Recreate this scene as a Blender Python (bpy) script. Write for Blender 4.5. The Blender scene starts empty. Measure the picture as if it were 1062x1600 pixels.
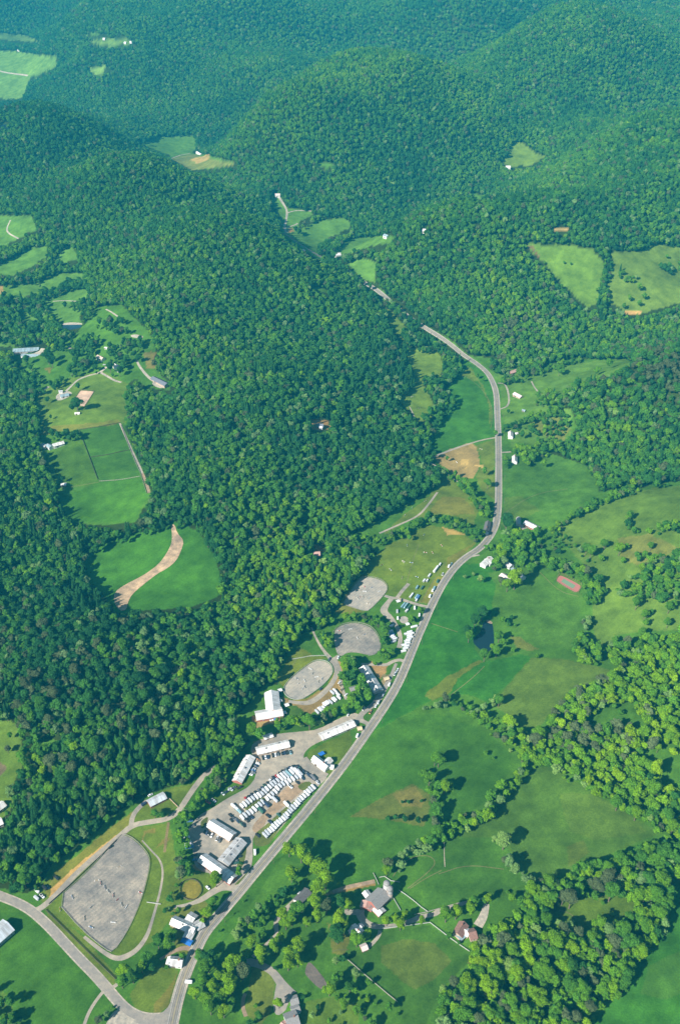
import bpy, math, random
import numpy as np
from mathutils import Vector
from mathutils.geometry import delaunay_2d_cdt
random.seed(7); rng = np.random.default_rng(11)
SC = bpy.context.scene; COL = SC.collection
R = math.radians
# ------------------------------------------------------------------ camera
CAMH = 730.0; PITCH = math.atan(1000/1500); FPX = 1500.0; CU, CV = 531.0, 800.0
cam = bpy.data.cameras.new("camera"); camo = bpy.data.objects.new("camera", cam); COL.objects.link(camo)
camo.location = (0, 0, CAMH); camo.rotation_euler = (math.pi/2-PITCH, 0, 0)
cam.sensor_fit = 'VERTICAL'; cam.sensor_height = 36; cam.lens = 36*FPX/1600
cam.clip_start = 1; cam.clip_end = 60000; SC.camera = camo
# ------------------------------------------------------------------ world, sun, exposure
SUN_EL = R(34); SD = np.array([-0.72, -0.69]); SD = SD/np.linalg.norm(SD)
w = bpy.data.worlds.new("World"); SC.world = w; w.use_nodes = True
nt = w.node_tree; bg = nt.nodes['Background']; sky = nt.nodes.new('ShaderNodeTexSky')
sky.sky_type = 'NISHITA'; sky.sun_disc = False; sky.sun_elevation = SUN_EL
sky.sun_rotation = math.atan2(SD[0], SD[1]); sky.altitude = 700
nt.links.new(sky.outputs[0], bg.inputs[0]); bg.inputs[1].default_value = 0.05
sl = bpy.data.lights.new("sun", 'SUN'); so = bpy.data.objects.new("sun", sl); COL.objects.link(so)
sl.energy = 5.0; sl.angle = R(0.55); sl.color = (1.0, .955, .88)
dirv = Vector((SD[0]*math.cos(SUN_EL), SD[1]*math.cos(SUN_EL), math.sin(SUN_EL)))
so.rotation_euler = dirv.to_track_quat('Z', 'Y').to_euler(); so.location = (-300, -300, 900)
SC.view_settings.view_transform = 'Standard'; SC.view_settings.look = 'None'
SC.view_settings.exposure = 0.98; SC.view_settings.gamma = 1
SC.render.engine = 'CYCLES'
# ------------------------------------------------------------------ maths: terrain height, projection
cp, sp = math.cos(PITCH), math.sin(PITCH)
def ray(u, v):
    a = (np.asarray(u, float)-CU)/FPX; b = (CV-np.asarray(v, float))/FPX
    return np.stack([a, cp+b*sp, -sp+b*cp], -1)
def proj(x, y, z):
    dz = z-CAMH; d = np.maximum(y*cp-dz*sp, 1e-3)
    return CU+FPX*x/d, CV-FPX*(y*sp+dz*cp)/d, d
def _hash(ix, iy, s):
    n = (ix*374761393+iy*668265263+s*69069) & 0xffffffff
    n = ((n ^ (n >> 13))*1274126177) & 0xffffffff
    return ((n ^ (n >> 16)) & 0xffff)/65535.0
def vnoise(x, y, s=0):
    x = np.asarray(x, float); y = np.asarray(y, float)
    ix = np.floor(x).astype(np.int64); iy = np.floor(y).astype(np.int64)
    fx = x-ix; fy = y-iy; fx = fx*fx*fx*(fx*(fx*6-15)+10); fy = fy*fy*fy*(fy*(fy*6-15)+10)
    a = _hash(ix, iy, s); b = _hash(ix+1, iy, s); c = _hash(ix, iy+1, s); d = _hash(ix+1, iy+1, s)
    return (a*(1-fx)+b*fx)*(1-fy)+(c*(1-fx)+d*fx)*fy-.5
def sstep(a, b, x):
    t = np.clip((x-a)/(b-a), 0, 1); return t*t*(3-2*t)
# peak pixel, height, radius along x, radius along y, rotation
HP = [(60,200,150,420,420,0),(200,265,135,330,380,.5),(330,350,120,240,330,.6),(430,430,66,160,240,.6),(530,500,18,100,160,.5),
 (400,600,48,160,230,.3),(250,480,70,240,300,0),(330,760,30,130,180,0),(120,1050,28,140,150,0),
 (-90,760,30,110,330,0),(130,640,28,160,260,0),(-100,420,40,250,400,0),
 (700,340,125,230,210,-.2),(850,310,150,330,260,0),(1040,285,150,330,300,0),(760,440,60,150,200,-.3),(960,410,60,260,220,0),
 (1090,560,95,150,170,0),(980,600,45,110,120,0),(1120,850,50,120,220,0),(1000,1120,12,90,90,0),
 (565,100,290,380,560,.15),(480,160,200,260,420,.4),(420,200,130,180,300,.5),(650,150,190,300,420,-.3),(730,190,120,240,350,-.3),
 (400,93,210,330,420,.2),(270,120,130,330,380,0),(225,85,190,380,400,0),(140,90,110,260,300,0),
 (850,74,300,520,600,-.1),(740,66,210,350,450,0),(960,120,200,380,420,0),(1050,190,220,330,420,.2),(930,215,110,300,260,0),
 (430,4,360,650,900,0),(560,12,240,500,700,0),(330,22,220,480,600,0),(160,14,200,500,600,0),(60,35,140,380,420,0),(-60,20,240,600,700,0),
 (700,8,300,600,800,0),(830,14,300,600,700,0),(990,28,300,620,700,0),(1090,60,260,500,600,0),(640,40,120,420,500,0),
 (300,-30,420,1100,1100,0),(800,-35,460,1300,1200,0),(50,-30,380,1200,1000,0),(1150,-30,420,1100,1100,0)]
HILLS = []
HPX = [(u, v, h, sx, sy, ro) for (u, v, h, sx, sy, ro) in HP]
for (u, v, h, sx, sy, ro) in HPX:
    h *= .80 if v < 60 else .95 if v < 130 else 1.12; sx *= .84; sy *= .72
    r = ray(u, v); t = (h*.95-CAMH)/r[2]; HILLS.append((r[0]*t, r[1]*t, h, sx, sy, math.cos(ro), math.sin(ro)))
def Hh(x, y):
    x = np.asarray(x, float); y = np.asarray(y, float); z = np.zeros(np.broadcast(x, y).shape)
    for (hx, hy, h, sx, sy, c, s) in HILLS:
        dx = x-hx; dy = y-hy; a = (dx*c+dy*s)/sx; b = (-dx*s+dy*c)/sy
        z = z+(h*np.exp(-(a*a+b*b)*.9))**2.5
    z = z**.4; far = sstep(1300, 3600, y)
    z = z+far*(105*(vnoise(x/820, y/700, 3)+.1)+120*vnoise(x/430, y/520, 5)+45*(.25-np.abs(vnoise(x/330, y/360, 12)))+34*vnoise(x/170, y/180, 6)+(y/7000)*60*vnoise(x/600, y/640, 15))
    z = z+(sstep(700, 1500, y)*12+2)*vnoise(x/260, y/260, 8)
    return z
def cast(u, v, off=0.0):
    """points where the rays of photo pixels meet the land (raised by off)"""
    u = np.atleast_1d(np.asarray(u, float)); v = np.atleast_1d(np.asarray(v, float))
    r = ray(u, v); r = r/np.linalg.norm(r, axis=-1, keepdims=True)
    t = (CAMH-np.where(v > 780, 200.0, 600.0))/-r[:, 2]; lo = t.copy(); done = np.zeros(u.shape, bool)
    for k in range(420):
        step = 4+t*.006
        t2 = np.where(done, t, t+step)
        below = (CAMH+r[:, 2]*t2) < (Hh(r[:, 0]*t2, r[:, 1]*t2)+off)
        lo = np.where(done, lo, np.where(below, t, t2)); new = below & ~done
        t = np.where(done, t, t2); done |= below
        if done.all(): break
    hi = t
    for k in range(18):
        m = (lo+hi)/2; below = (CAMH+r[:, 2]*m) < (Hh(r[:, 0]*m, r[:, 1]*m)+off)
        hi = np.where(below, m, hi); lo = np.where(below, lo, m)
    return np.stack([r[:, 0]*hi, r[:, 1]*hi], -1)
def castl(pts, off=0.0):
    a = np.array(pts, float); return cast(a[:, 0], a[:, 1], off)
# survey frames: (origin x, origin y, scale)
FR = dict(A=(0,1200,2.655),B=(350,1200,2.655),C=(662,1200,2.655),D=(250,1000,3.54),Q=(400,850,3.54),G=(662,800,2.655),L=(0,500,3.793),
 W=(400,500,3.54),E=(600,500,2.655),J=(0,180,2.655),V=(380,200,2.655),K1=(270,1230,6.6375),K2=(350,1170,6.6375),K3=(350,1040,6.6375),
 K4=(480,1020,6.6375),P=(560,860,6.6375),F=(220,1400,6.6375),I=(520,1360,4.425),H=(320,1360,4.425),N=(720,760,4.425),K=(0,1120,3.54),
 M=(780,330,3.766),X=(0,0,1.0))
def fr(k, pts):
    ox, oy, s = FR[k]; return [(ox+p[0]/s, oy+p[1]/s) for p in pts]
def inpoly(px, py, poly):
    P = np.array(poly, float); out = np.zeros(px.shape, bool)
    m = (px > P[:, 0].min()) & (px < P[:, 0].max()) & (py > P[:, 1].min()) & (py < P[:, 1].max())
    if not m.any(): return out
    x = px[m]; y = py[m]; c = np.zeros(x.shape, bool)
    for i in range(len(P)):
        x1, y1 = P[i-1]; x2, y2 = P[i]
        if y1 == y2: continue
        c ^= ((y1 > y) != (y2 > y)) & (x < (x2-x1)*(y-y1)/(y2-y1)+x1)
    out[m] = c; return out
def dline(px, py, line):
    d = np.full(px.shape, 1e9)
    for (a, b) in zip(line[:-1], line[1:]):
        ax, ay = a; bx, by = b; L = (bx-ax)**2+(by-ay)**2+1e-9
        t = np.clip(((px-ax)*(bx-ax)+(py-ay)*(by-ay))/L, 0, 1)
        d = np.minimum(d, np.hypot(px-ax-t*(bx-ax), py-ay-t*(by-ay)))
    return d
# ------------------------------------------------------------------ survey of open land
OPEN = [
 fr('X', [(-300,1392),(0,1388),(40,1396),(60,1388),(83,1350),(139,1309),(166,1287),(195,1262),(214,1250),(233,1240),(256,1232),(298,1222),(313,1211),(330,1195),(352,1212),(362,1195),(380,1172),(392,1158),(372,1138),(372,1118),(392,1095),(406,1078),(418,1066),(436,1070),(433,1048),(446,1024),(462,1002),(478,988),(500,985),(518,975),(522,957),(533,936),(541,921),(558,904),(569,892),(576,878),(592,864),(560,845),(553,834),(600,808),(640,785),(676,764),(690,748),(683,728),(664,714),(680,708),(745,685),(775,680),(775,820),(765,840),(741,862),(711,883),(692,909),(673,947),(651,997),(620,1073),(569,1150),(518,1212),(448,1300),(380,1385),(320,1456),(290,1520),(268,1600),(250,1900),(-300,1900)]),
 fr('X', [(249,1900),(267,1600),(289,1520),(319,1456),(379,1385),(447,1300),(517,1212),(568,1150),(619,1073),(650,997),(672,947),(691,909),(710,883),(740,862),(764,840),(773,816),(774,720),(774,640),(767,600),(758,583),(743,570),(735,556),(765,558),(796,581),(811,590),(837,587),(849,572),(871,566),(901,558),(939,562),(977,560),(990,568),(962,583),(931,594),(901,598),(886,608),(879,624),(864,639),(893,640),(900,665),(890,690),(849,703),(901,722),(916,730),(930,749),(934,767),(960,765),(975,755),(1000,762),(1040,752),(1300,740),(1300,1900)]),
 fr('X', [(606,480),(621,498),(642,520),(648,540),(629,533),(611,513),(602,490)]),
 fr('E', [(110,120),(180,110),(230,140),(250,190),(230,230),(190,250),(160,270),(200,330),(210,370),(190,410),(140,430),(110,380),(80,350),(60,330),(100,300),(130,260),(120,200),(90,160)]),
 fr('E', [(330,165),(400,200),(440,250),(460,330),(465,400),(462,482),(410,492),(205,560),(180,520),(190,450),(230,390),(280,350),(250,290),(290,250),(320,200)]),
 fr('V', [(200,440),(260,410),(330,380),(410,375),(445,390),(440,420),(380,440),(360,480),(330,520),(290,520),(270,500),(220,460)]),
 fr('V', [(110,310),(120,272),(145,268),(170,320),(190,335),(280,343),(290,360),(230,390),(220,430),(180,440),(160,420),(150,360)]),
 fr('V', [(150,425),(175,425),(230,470),(300,520),(330,545),(310,550),(240,500),(170,450)]),
 fr('V', [(395,500),(440,460),(530,450),(620,445),(630,460),(600,480),(520,490),(450,520),(410,520),(400,540),(370,525)]),
 fr('V', [(430,565),(490,540),(550,555),(550,600),(545,640),(500,630),(470,600)]),
 fr('V', [(540,660),(570,665),(600,710),(590,720),(560,695)]),
 fr('V', [(745,825),(780,830),(860,880),(920,930),(1000,985),(1062,1040),(1030,1050),(950,985),(880,920),(800,870)]),
 fr('J', [(550,110),(620,110),(660,90),(800,85),(815,120),(800,155),(840,160),(920,180),(990,205),(900,220),(800,230),(720,190),(700,165),(620,130)]),
 fr('X', [(783,252),(800,225),(815,221),(835,238),(852,245),(830,257),(795,262)]),
 fr('X', [(-150,78),(20,80),(62,86),(90,88),(88,106),(48,122),(34,154),(-150,158)]),
 fr('X', [(135,105),(180,103),(150,117)]), fr('X', [(-150,40),(40,55),(65,66),(0,62),(-150,58)]), fr('X', [(135,62),(190,60),(215,68),(160,72)]),
 fr('X', [(130,52),(160,50),(150,57)]),
 fr('J', [(-500,420),(130,415),(160,480),(80,510),(0,550),(-500,600)]), fr('J', [(-500,700),(0,620),(60,590),(130,550),(200,545),(200,580),(150,620),(60,665),(0,655),(-500,760)]),
 fr('J', [(200,625),(240,590),(260,560),(300,545),(330,600),(280,612)]),
 fr('J', [(-500,720),(20,705),(150,700),(250,655),(340,655),(355,690),(380,720),(375,770),(330,835),(350,870),(300,880),(250,860),(190,800),(100,775),(-500,800)]),
 fr('J', [(-300,905),(30,900),(70,930),(60,960),(-300,990)]), fr('J', [(90,790),(180,790),(190,880),(120,900),(80,830)]),
 fr('X', [(20,540),(60,555),(75,545),(110,530),(135,505),(150,480),(190,475),(215,500),(235,520),(245,545),(235,570),(265,598),(268,610),(230,605),(212,592),(200,600),(192,615),(200,640),(195,660),(205,690),(230,750),(237,772),(225,795),(215,810),(190,818),(150,822),(110,815),(95,790),(90,760),(80,740),(65,710),(60,690),(68,670),(54,640),(58,610),(46,590),(36,572),(18,560)]),
 fr('X', [(135,886),(126,868),(150,852),(200,838),(260,822),(268,816),(285,818),(310,830),(330,860),(345,900),(345,930),(300,948),(240,952),(205,957),(180,955),(160,925),(135,905)]),
 fr('K', [(-400,0),(60,20),(110,60),(120,180),(130,260),(90,330),(60,420),(80,480),(40,560),(0,620),(-400,640)]), fr('K', [(190,160),(250,120),(340,130),(350,165),(260,170)]),
 fr('M', [(140,180),(250,195),(400,200),(550,220),(590,270),(620,310),(600,380),(590,450),(580,540),(520,560),(440,500),(320,380),(250,290),(180,240)]),
 fr('M', [(650,235),(830,245),(900,195),(1062,215),(1500,200),(1500,540),(1062,540),(940,570),(830,605),(740,600),(700,560),(640,540),(640,400),(670,300)]),
 fr('M', [(310,95),(400,95),(410,115),(320,118)]), fr('X', [(486,656),(512,655),(518,668),(500,674),(484,668)]), fr('X', [(490,850),(506,853),(500,866),(488,864)]),
 fr('X', [(400,955),(412,958),(406,972),(398,968)]), fr('X', [(497,255),(520,255),(518,263),(500,262)]), fr('X', [(738,350),(748,354),(742,362)]),
 fr('V', [(280,655),(320,662),(360,680),(350,690),(290,668)]), fr('V', [(940,270),(985,275),(1010,300),(960,290)]), fr('X', [(470,795),(486,800),(482,812),(470,806)]),
]
# woods, groves and scrub standing inside the open land: (polygon, density 0..1, kind, size)
GROVE = [
 (fr('X', [(948,1011),(963,996),(986,1003),(1001,988),(1039,996),(1062,988),(1300,980),(1300,1340),(1062,1320),(1031,1300),(982,1268),(933,1241),(888,1215),(862,1200),(843,1196),(824,1203),(805,1177),(788,1158),(828,1154),(831,1141),(865,1124),(862,1113),(877,1098),(896,1082),(933,1066),(960,1052),(971,1045),(948,1030)]), 1, 'bright', 1),
 (fr('C', [(440,475),(530,470),(620,430),(720,390),(820,350),(900,320),(980,300),(1062,340),(1500,500),(1300,560),(1062,460),(1040,500),(1030,560),(1020,600),(1010,660),(950,720),(930,760),(870,800),(865,870),(820,930),(760,980),(700,1040),(600,1300),(0,1300),(50,1062),(60,940),(140,890),(190,850),(200,790),(210,690),(280,680),(350,620),(410,600),(420,560),(380,540)]), 1, 'bright', 1.05),
 (fr('G', [(450,170),(470,110),(560,80),(620,90),(640,130),(560,170),(500,200)]), .35, 'scrub', .55),
 (fr('G', [(300,130),(330,100),(380,90),(470,70),(475,110),(430,140),(400,170),(430,215),(400,220),(350,190),(310,250),(285,240),(270,170),(250,140)]), 1, 'mix', 1.1),
 (fr('G', [(440,150),(520,150),(520,215),(440,205)]), .7, 'mix', .8),
 (fr('G', [(480,190),(560,190),(620,220),(680,250),(730,280),(745,330),(720,370),(690,390),(665,350),(655,300),(600,255),(540,235),(490,230)]), 1, 'bright', .95),
 (fr('G', [(645,440),(690,420),(700,460),(660,490)]), 1, 'pale', .8), (fr('G', [(640,500),(695,505),(700,550),(760,590),(740,615),(700,630),(650,620),(620,590)]), 1, 'mix', .9),
 (fr('G', [(790,330),(850,270),(950,180),(1062,150),(1500,100),(1500,400),(1062,330),(1040,390),(960,360),(880,360),(820,340)]), .8, 'mix', .9),
 (fr('G', [(900,400),(940,390),(960,430),(920,460)]), .8, 'mix', .9), (fr('G', [(860,70),(980,60),(1062,30),(1500,0),(1500,60),(1062,70),(900,90)]), .8, 'mix', .8),
 (fr('G', [(840,5),(862,5),(862,60),(840,60)]), .9, 'mix', .8),
 (fr('G', [(620,150),(700,150),(740,200),(680,195),(640,170)]), .6, 'scrub', .7), (fr('G', [(320,430),(380,420),(385,460),(330,465)]), .5, 'scrub', .6),
 (fr('E', [(570,440),(640,395),(720,370),(760,390),(760,440),(730,510),(780,560),(700,555),(640,560),(600,530),(640,500),(620,470)]), .55, 'scrub', .75),
 (fr('A', [(745,200),(790,190),(785,260),(775,330),(790,430),(760,460),(735,420),(740,330),(725,260)]), 1, 'mix', .9),
 (fr('D', [(130,950),(180,870),(215,800),(300,730),(330,650),(390,660),(395,740),(400,775),(340,800),(290,850),(220,890),(190,940),(190,1000),(150,1062),(90,1062),(80,990)]), 1, 'mix', .9),
 (fr('D', [(500,500),(560,470),(640,480),(630,530),(550,560),(500,560)]), 1, 'mix', .95),
 (fr('D', [(640,470),(690,440),(790,450),(850,400),(960,380),(1040,360),(1062,385),(960,440),(880,490),(800,525),(690,530),(640,515)]), 1, 'mix', .95),
 (fr('K4', [(320,130),(380,60),(460,50),(500,130),(500,190),(560,230),(620,270),(640,350),(680,480),(640,560),(540,590),(440,520),(500,420),(470,330),(400,310),(340,260)]), 1, 'mix', 1.0),
 (fr('Q', [(480,640),(560,595),(640,620),(700,600),(700,480),(640,430),(700,400),(720,450),(725,560),(770,600),(740,640),(660,650),(560,660),(500,670)]), 1, 'mix', .8),
 (fr('Q', [(300,430),(350,430),(370,490),(420,550),(410,600),(370,570),(330,500)]), 1, 'bright', .95),
 (fr('Q', [(440,400),(520,385),(600,375),(670,380),(680,410),(600,412),(520,415),(450,430)]), .9, 'mix', .7),
 (fr('I', [(0,600),(80,620),(150,690),(240,760),(320,850),(440,930),(450,1062),(0,1062)]), .22, 'mix', .55),
 (fr('A', [(-100,900),(30,930),(60,990),(110,1062),(-100,1200)]), .5, 'mix', .6),
 (fr('A', [(380,1030),(440,950),(480,970),(490,1000),(400,1062)]), .9, 'mix', .55),
 (fr('X', [(-20,500),(60,505),(110,520),(100,545),(70,548),(30,536),(-20,530)]), 1, 'deep', 1),
 (fr('L', [(410,110),(480,90),(560,90),(600,180),(560,240),(580,290),(520,310),(460,320),(380,340),(320,420),(290,400),(300,350),(390,290),(430,230),(400,160)]), .5, 'deep', .9),
 (fr('L', [(660,130),(760,100),(860,120),(800,220),(760,240),(720,300),(640,320),(640,260),(640,180)]), .55, 'deep', .9),
 (fr('L', [(150,230),(260,330),(260,420),(220,440),(180,330),(140,260)]), .45, 'deep', .9), (fr('L', [(180,500),(240,540),(210,580),(180,560)]), .6, 'deep', .9),
 (fr('L', [(300,660),(400,650),(470,670),(460,700),(390,700),(310,700)]), .9, 'deep', .9),
 (fr('L', [(580,0),(740,0),(760,60),(700,80),(640,50)]), .5, 'deep', .9), (fr('L', [(420,840),(480,760),(480,800)]), 0, 'deep', .8),
 (fr('J', [(0,740),(100,760),(180,740),(200,800),(240,860),(200,880),(100,800),(0,800)]), .8, 'deep', 1),
 (fr('J', [(300,780),(350,760),(360,800),(310,810)]), .8, 'deep', .9),
 (fr('K', [(30,80),(70,80),(80,200),(30,180)]), .5, 'mix', .8),
]
CLEAR = [fr('G', [(680,850),(740,800),(800,775),(850,790),(880,810),(900,850),(930,900),(900,905),(860,880),(790,870),(740,890),(700,895)]), fr('C', [(975,0),(1062,-20),(1300,0),(1300,70),(1062,70),(1010,80),(985,95),(965,50)]), fr('G', [(880,1000),(930,985),(1062,950),(1062,1062),(960,1062),(920,1030)]),
 fr('C', [(530,575),(590,545),(640,520),(680,510),(740,560),(800,545),(855,530),(875,590),(860,630),(760,655),(690,690),(640,645),(580,625)]), fr('C', [(380,520),(410,520),(390,580),(350,560)])]
# hedgerows: (polyline, half width px, kind, size)
HEDGE = [
 (fr('X', [(1062,745),(1000,758),(960,772),(930,785),(900,800),(878,815),(862,832)]), 5, 'mix', .75),
 (fr('G', [(0,795),(45,790),(90,780)]), 5, 'pale', .7), (fr('G', [(135,785),(170,800),(215,830),(250,870)]), 7, 'mix', .75), (fr('G', [(250,870),(330,890),(430,930)]), 9, 'bright', .9),
 (fr('G', [(240,860),(340,930),(420,1000)]), 7, 'bright', .8),
 (fr('G', [(210,830),(260,790),(300,760)]), 6, 'pale', .7),
 (fr('C', [(420,0),(380,40),(330,90),(275,140),(240,190),(200,215),(150,245)]), 10, 'mix', .85),
 (fr('B', [(990,200),(920,270),(860,310),(800,335)]), 8, 'mix', .85), (fr('B', [(790,330),(740,380),(700,400)]), 9, 'pale', .8), (fr('B', [(690,420),(665,435)]), 6, 'bright', .75),
 (fr('B', [(830,30),(870,60),(920,80)]), 9, 'bright', .8), (fr('B', [(860,90),(870,160),(880,220),(900,270)]), 8, 'bright', .85),
 (fr('C', [(310,300),(340,350),(370,400),(420,440),(480,500)]), 9, 'pale', .8),
 (fr('C', [(360,520),(430,560),(470,590)]), 10, 'mix', .9),
 (fr('E', [(90,60),(110,90),(170,105),(240,110),(290,130),(315,170),(290,215),(250,245),(185,265)]), 9, 'deep', .9),
 (fr('E', [(185,265),(225,300),(265,345),(220,380),(185,430),(168,490),(180,560)]), 11, 'deep', .9),
 (fr('E', [(215,600),(270,635),(320,665)]), 5, 'mix', .65), (fr('E', [(330,680),(360,715),(390,750),(420,800),(430,850),(395,905)]), 8, 'mix', .8),
 (fr('E', [(-90,900),(0,905),(60,885),(140,835),(180,822)]), 6, 'mix', .75), (fr('E', [(240,820),(300,835),(350,865),(400,905)]), 7, 'mix', .75),
 (fr('E', [(205,815),(245,825)]), 5, 'mix', .7),
 (fr('E', [(440,210),(460,180),(490,200)]), 8, 'deep', .9), (fr('E', [(490,240),(560,230),(640,210),(660,190),(740,165),(800,150)]), 6, 'mix', .8),
 (fr('E', [(655,330),(700,310),(740,350),(700,370)]), 9, 'mix', .8), (fr('E', [(575,415),(640,390)]), 5, 'mix', .75), (fr('E', [(500,440),(550,430)]), 5, 'deep', .75),
 (fr('E', [(550,530),(610,545),(600,575)]), 9, 'mix', .85), (fr('E', [(490,570),(510,590),(495,600)]), 4, 'mix', .6),
 (fr('A', [(720,470),(705,520),(690,570),(675,620)]), 4, 'mix', .6),
 (fr('H', [(610,60),(600,120),(560,140),(520,180),(450,230),(400,250)]), 7, 'deep', .7),
 (fr('H', [(400,300),(340,330),(300,370),(260,390)]), 9, 'mix', .75), (fr('H', [(540,700),(600,760),(640,810)]), 3.5, 'mix', .5),
 (fr('H', [(10,500),(60,430),(200,260),(300,130)]), 1.3, 'scrub', .3),
 (fr('X', [(128,866),(160,842),(200,832),(260,812),(290,812)]), 9, 'deep', .95),
 (fr('J', [(0,560),(60,545),(120,510),(190,490),(230,520)]), 9, 'deep', 1), (fr('J', [(220,520),(215,570),(190,620)]), 7, 'deep', .9), (fr('J', [(0,690),(80,680),(160,650),(250,630),(340,620)]), 10, 'deep', 1),
 (fr('J', [(190,740),(240,725),(290,700),(345,700)]), 8, 'deep', .9), (fr('J', [(165,700),(165,745)]), 3, 'deep', .8), (fr('J', [(360,660),(385,760),(350,840)]), 8, 'deep', .9),
 (fr('V', [(230,420),(250,395),(290,375)]), 6, 'deep', 1), (fr('V', [(310,520),(350,490),(390,455),(430,440)]), 8, 'deep', 1), (fr('V', [(410,545),(440,530),(480,515)]), 6, 'deep', 1),
 (fr('M', [(590,230),(620,270),(650,310),(640,370),(620,420),(620,500)]), 7, 'deep', 1), (fr('M', [(955,310),(1010,345)]), 6, 'deep', .9), (fr('M', [(720,330),(715,380)]), 5, 'mix', .8), (fr('M', [(750,400),(800,385)]), 6, 'mix', .9),
]
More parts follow.
